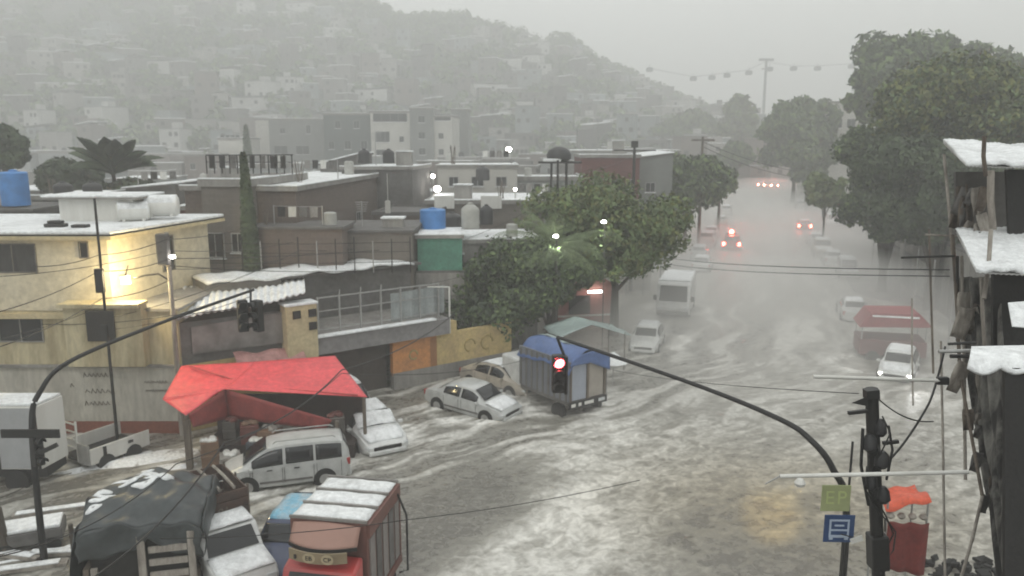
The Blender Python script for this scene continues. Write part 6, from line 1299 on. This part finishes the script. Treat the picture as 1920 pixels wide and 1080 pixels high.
# draped ragged wall
def drape(u, v):
    l = P(1795,520,15.5).lerp(P(1880,1110,12.4), v); r_ = P(1880,520,13.2).lerp(P(1905,1110,10.2), v); p = l.lerp(r_, u); k = math.sin(u*19+2*math.sin(v*5))*.10+math.sin(u*47+v*6)*.04; return p+Vector((-k, -k*.6, 0))
m = MB(); m.grid(drape, 70, 34); obj('draped_wall', m, mat('ragged_drape', (.17,.165,.15), .9, 0, 2.6, .6, col2=(.022,.021,.02), streak=True, thr=(.42,.60), bscale=6), NB, smooth=2, solid=.02)
for k, (x0, y0, Y0, x1_, y1, Y1, r_) in enumerate([(1786,440,15.4,1800,700,14.6,.035),(1803,480,15.2,1810,900,13.6,.03),(1770,290,16.8,1786,480,15.6,.03),(1812,345,15,1812,440,15,.02),(1858,320,14.2,1862,430,14.2,.06),(1858,430,13,1845,560,12.6,.035),(1846,255,13.5,1848,330,13.5,.035),(1764,640,14.6,1772,1090,12.6,.022),(1840,520,12.8,1846,650,12.6,.03),(1800,700,13.8,1842,930,12.4,.03),(1842,930,12.4,1800,1090,11.6,.025),(1710,560,19,1712,760,17.6,.02),(1742,430,19,1750,700,17.4,.025)]):
    a, b_ = P(x0,y0,Y0), P(x1_,y1,Y1); m = MB(); m.tube([a, a.lerp(b_,.5)+Vector((random.uniform(-.03,.03),0,0)), b_], r_, 8); obj('post', m, M['palewood'] if k % 3 else M['wood'], NB, smooth=True)
for k, (x0, y0, x1_, y1, Y, r_, mt) in enumerate([(1690,483,1790,480,15.2,.022,'black'),(1735,440,1800,443,16,.02,'palewood'),(1760,659,1930,655,11.2,.028,'steel'),(1778,645,1830,642,11.5,.022,'black'),(1782,668,1815,668,11.5,.03,'black'),(1795,480,1795,640,15.1,.03,'black')]):
    a, b_ = P(x0,y0,Y), P(x1_,y1,Y); m = MB(); m.tube([a, b_], r_, 8); obj('rail', m, M[mt], NB, smooth=True)
# ragged laundry and debris between the posts
for i in range(46):
    m = MB()
    v = random.random(); u = random.random(); p = P(1790+u*60, 345+v*95, 15.5-u) if i < 16 else P(1795+random.random()*75+v*25, 530+v*400, 14.3-1.6*v); s_ = random.uniform(.08,.28); an = random.uniform(-.6,.6)
    m.at(p, rz=an, ry=random.uniform(-.5,.5)); m.grid(lambda a, b_: ((a-.5)*s_, .03*math.sin(a*9+b_*5), -b_*s_*2.2), 4, 4); m.M = IM; obj('hanging_rag', m, [M['palewood'],M['concrete_dark'],M['wood']][i%3], NB, smooth=2, solid=.006)
# foreground pavement rubble at the lower right
t = thing('rubble_heap', 'dark heap of rubble and rags at the lower right corner', 'rubble', G(1800, 1085) ); m = MB()
for i in range(60): m.box((random.uniform(-1.0,1.2),random.uniform(-.5,.5),random.uniform(0,.35)),(random.uniform(.1,.4),random.uniform(.1,.3),random.uniform(.06,.2)), rz=random.uniform(0,3), rx=random.uniform(-.5,.5))
obj('debris', m, M['dark'], t, bevel=.02)

# ---------------------------------------------------------------- tell look-alikes apart by their order from left to right
from collections import defaultdict
same = defaultdict(list)
for o in C.objects:
    if o.parent is None and o.get('group') in ('houses stacked up the hazy hillside', 'hazy flat-roofed houses below the hill', 'tanks on the hazy houses'): same[o['label']].append(o)
ON = ['leftmost', 'second from left', 'third from left', 'fourth from left', 'fifth from left', 'sixth from left', 'seventh from left', 'eighth from left', 'ninth from left', 'tenth from left']
for lb_, os_ in same.items():
    if len(os_) > 1:
        os_.sort(key=lambda o: o.location.x/o.location.y)
        for i, o in enumerate(os_): o['label'] = f'{lb_}, {"rightmost" if i == len(os_)-1 else ON[min(i, 9)]}'
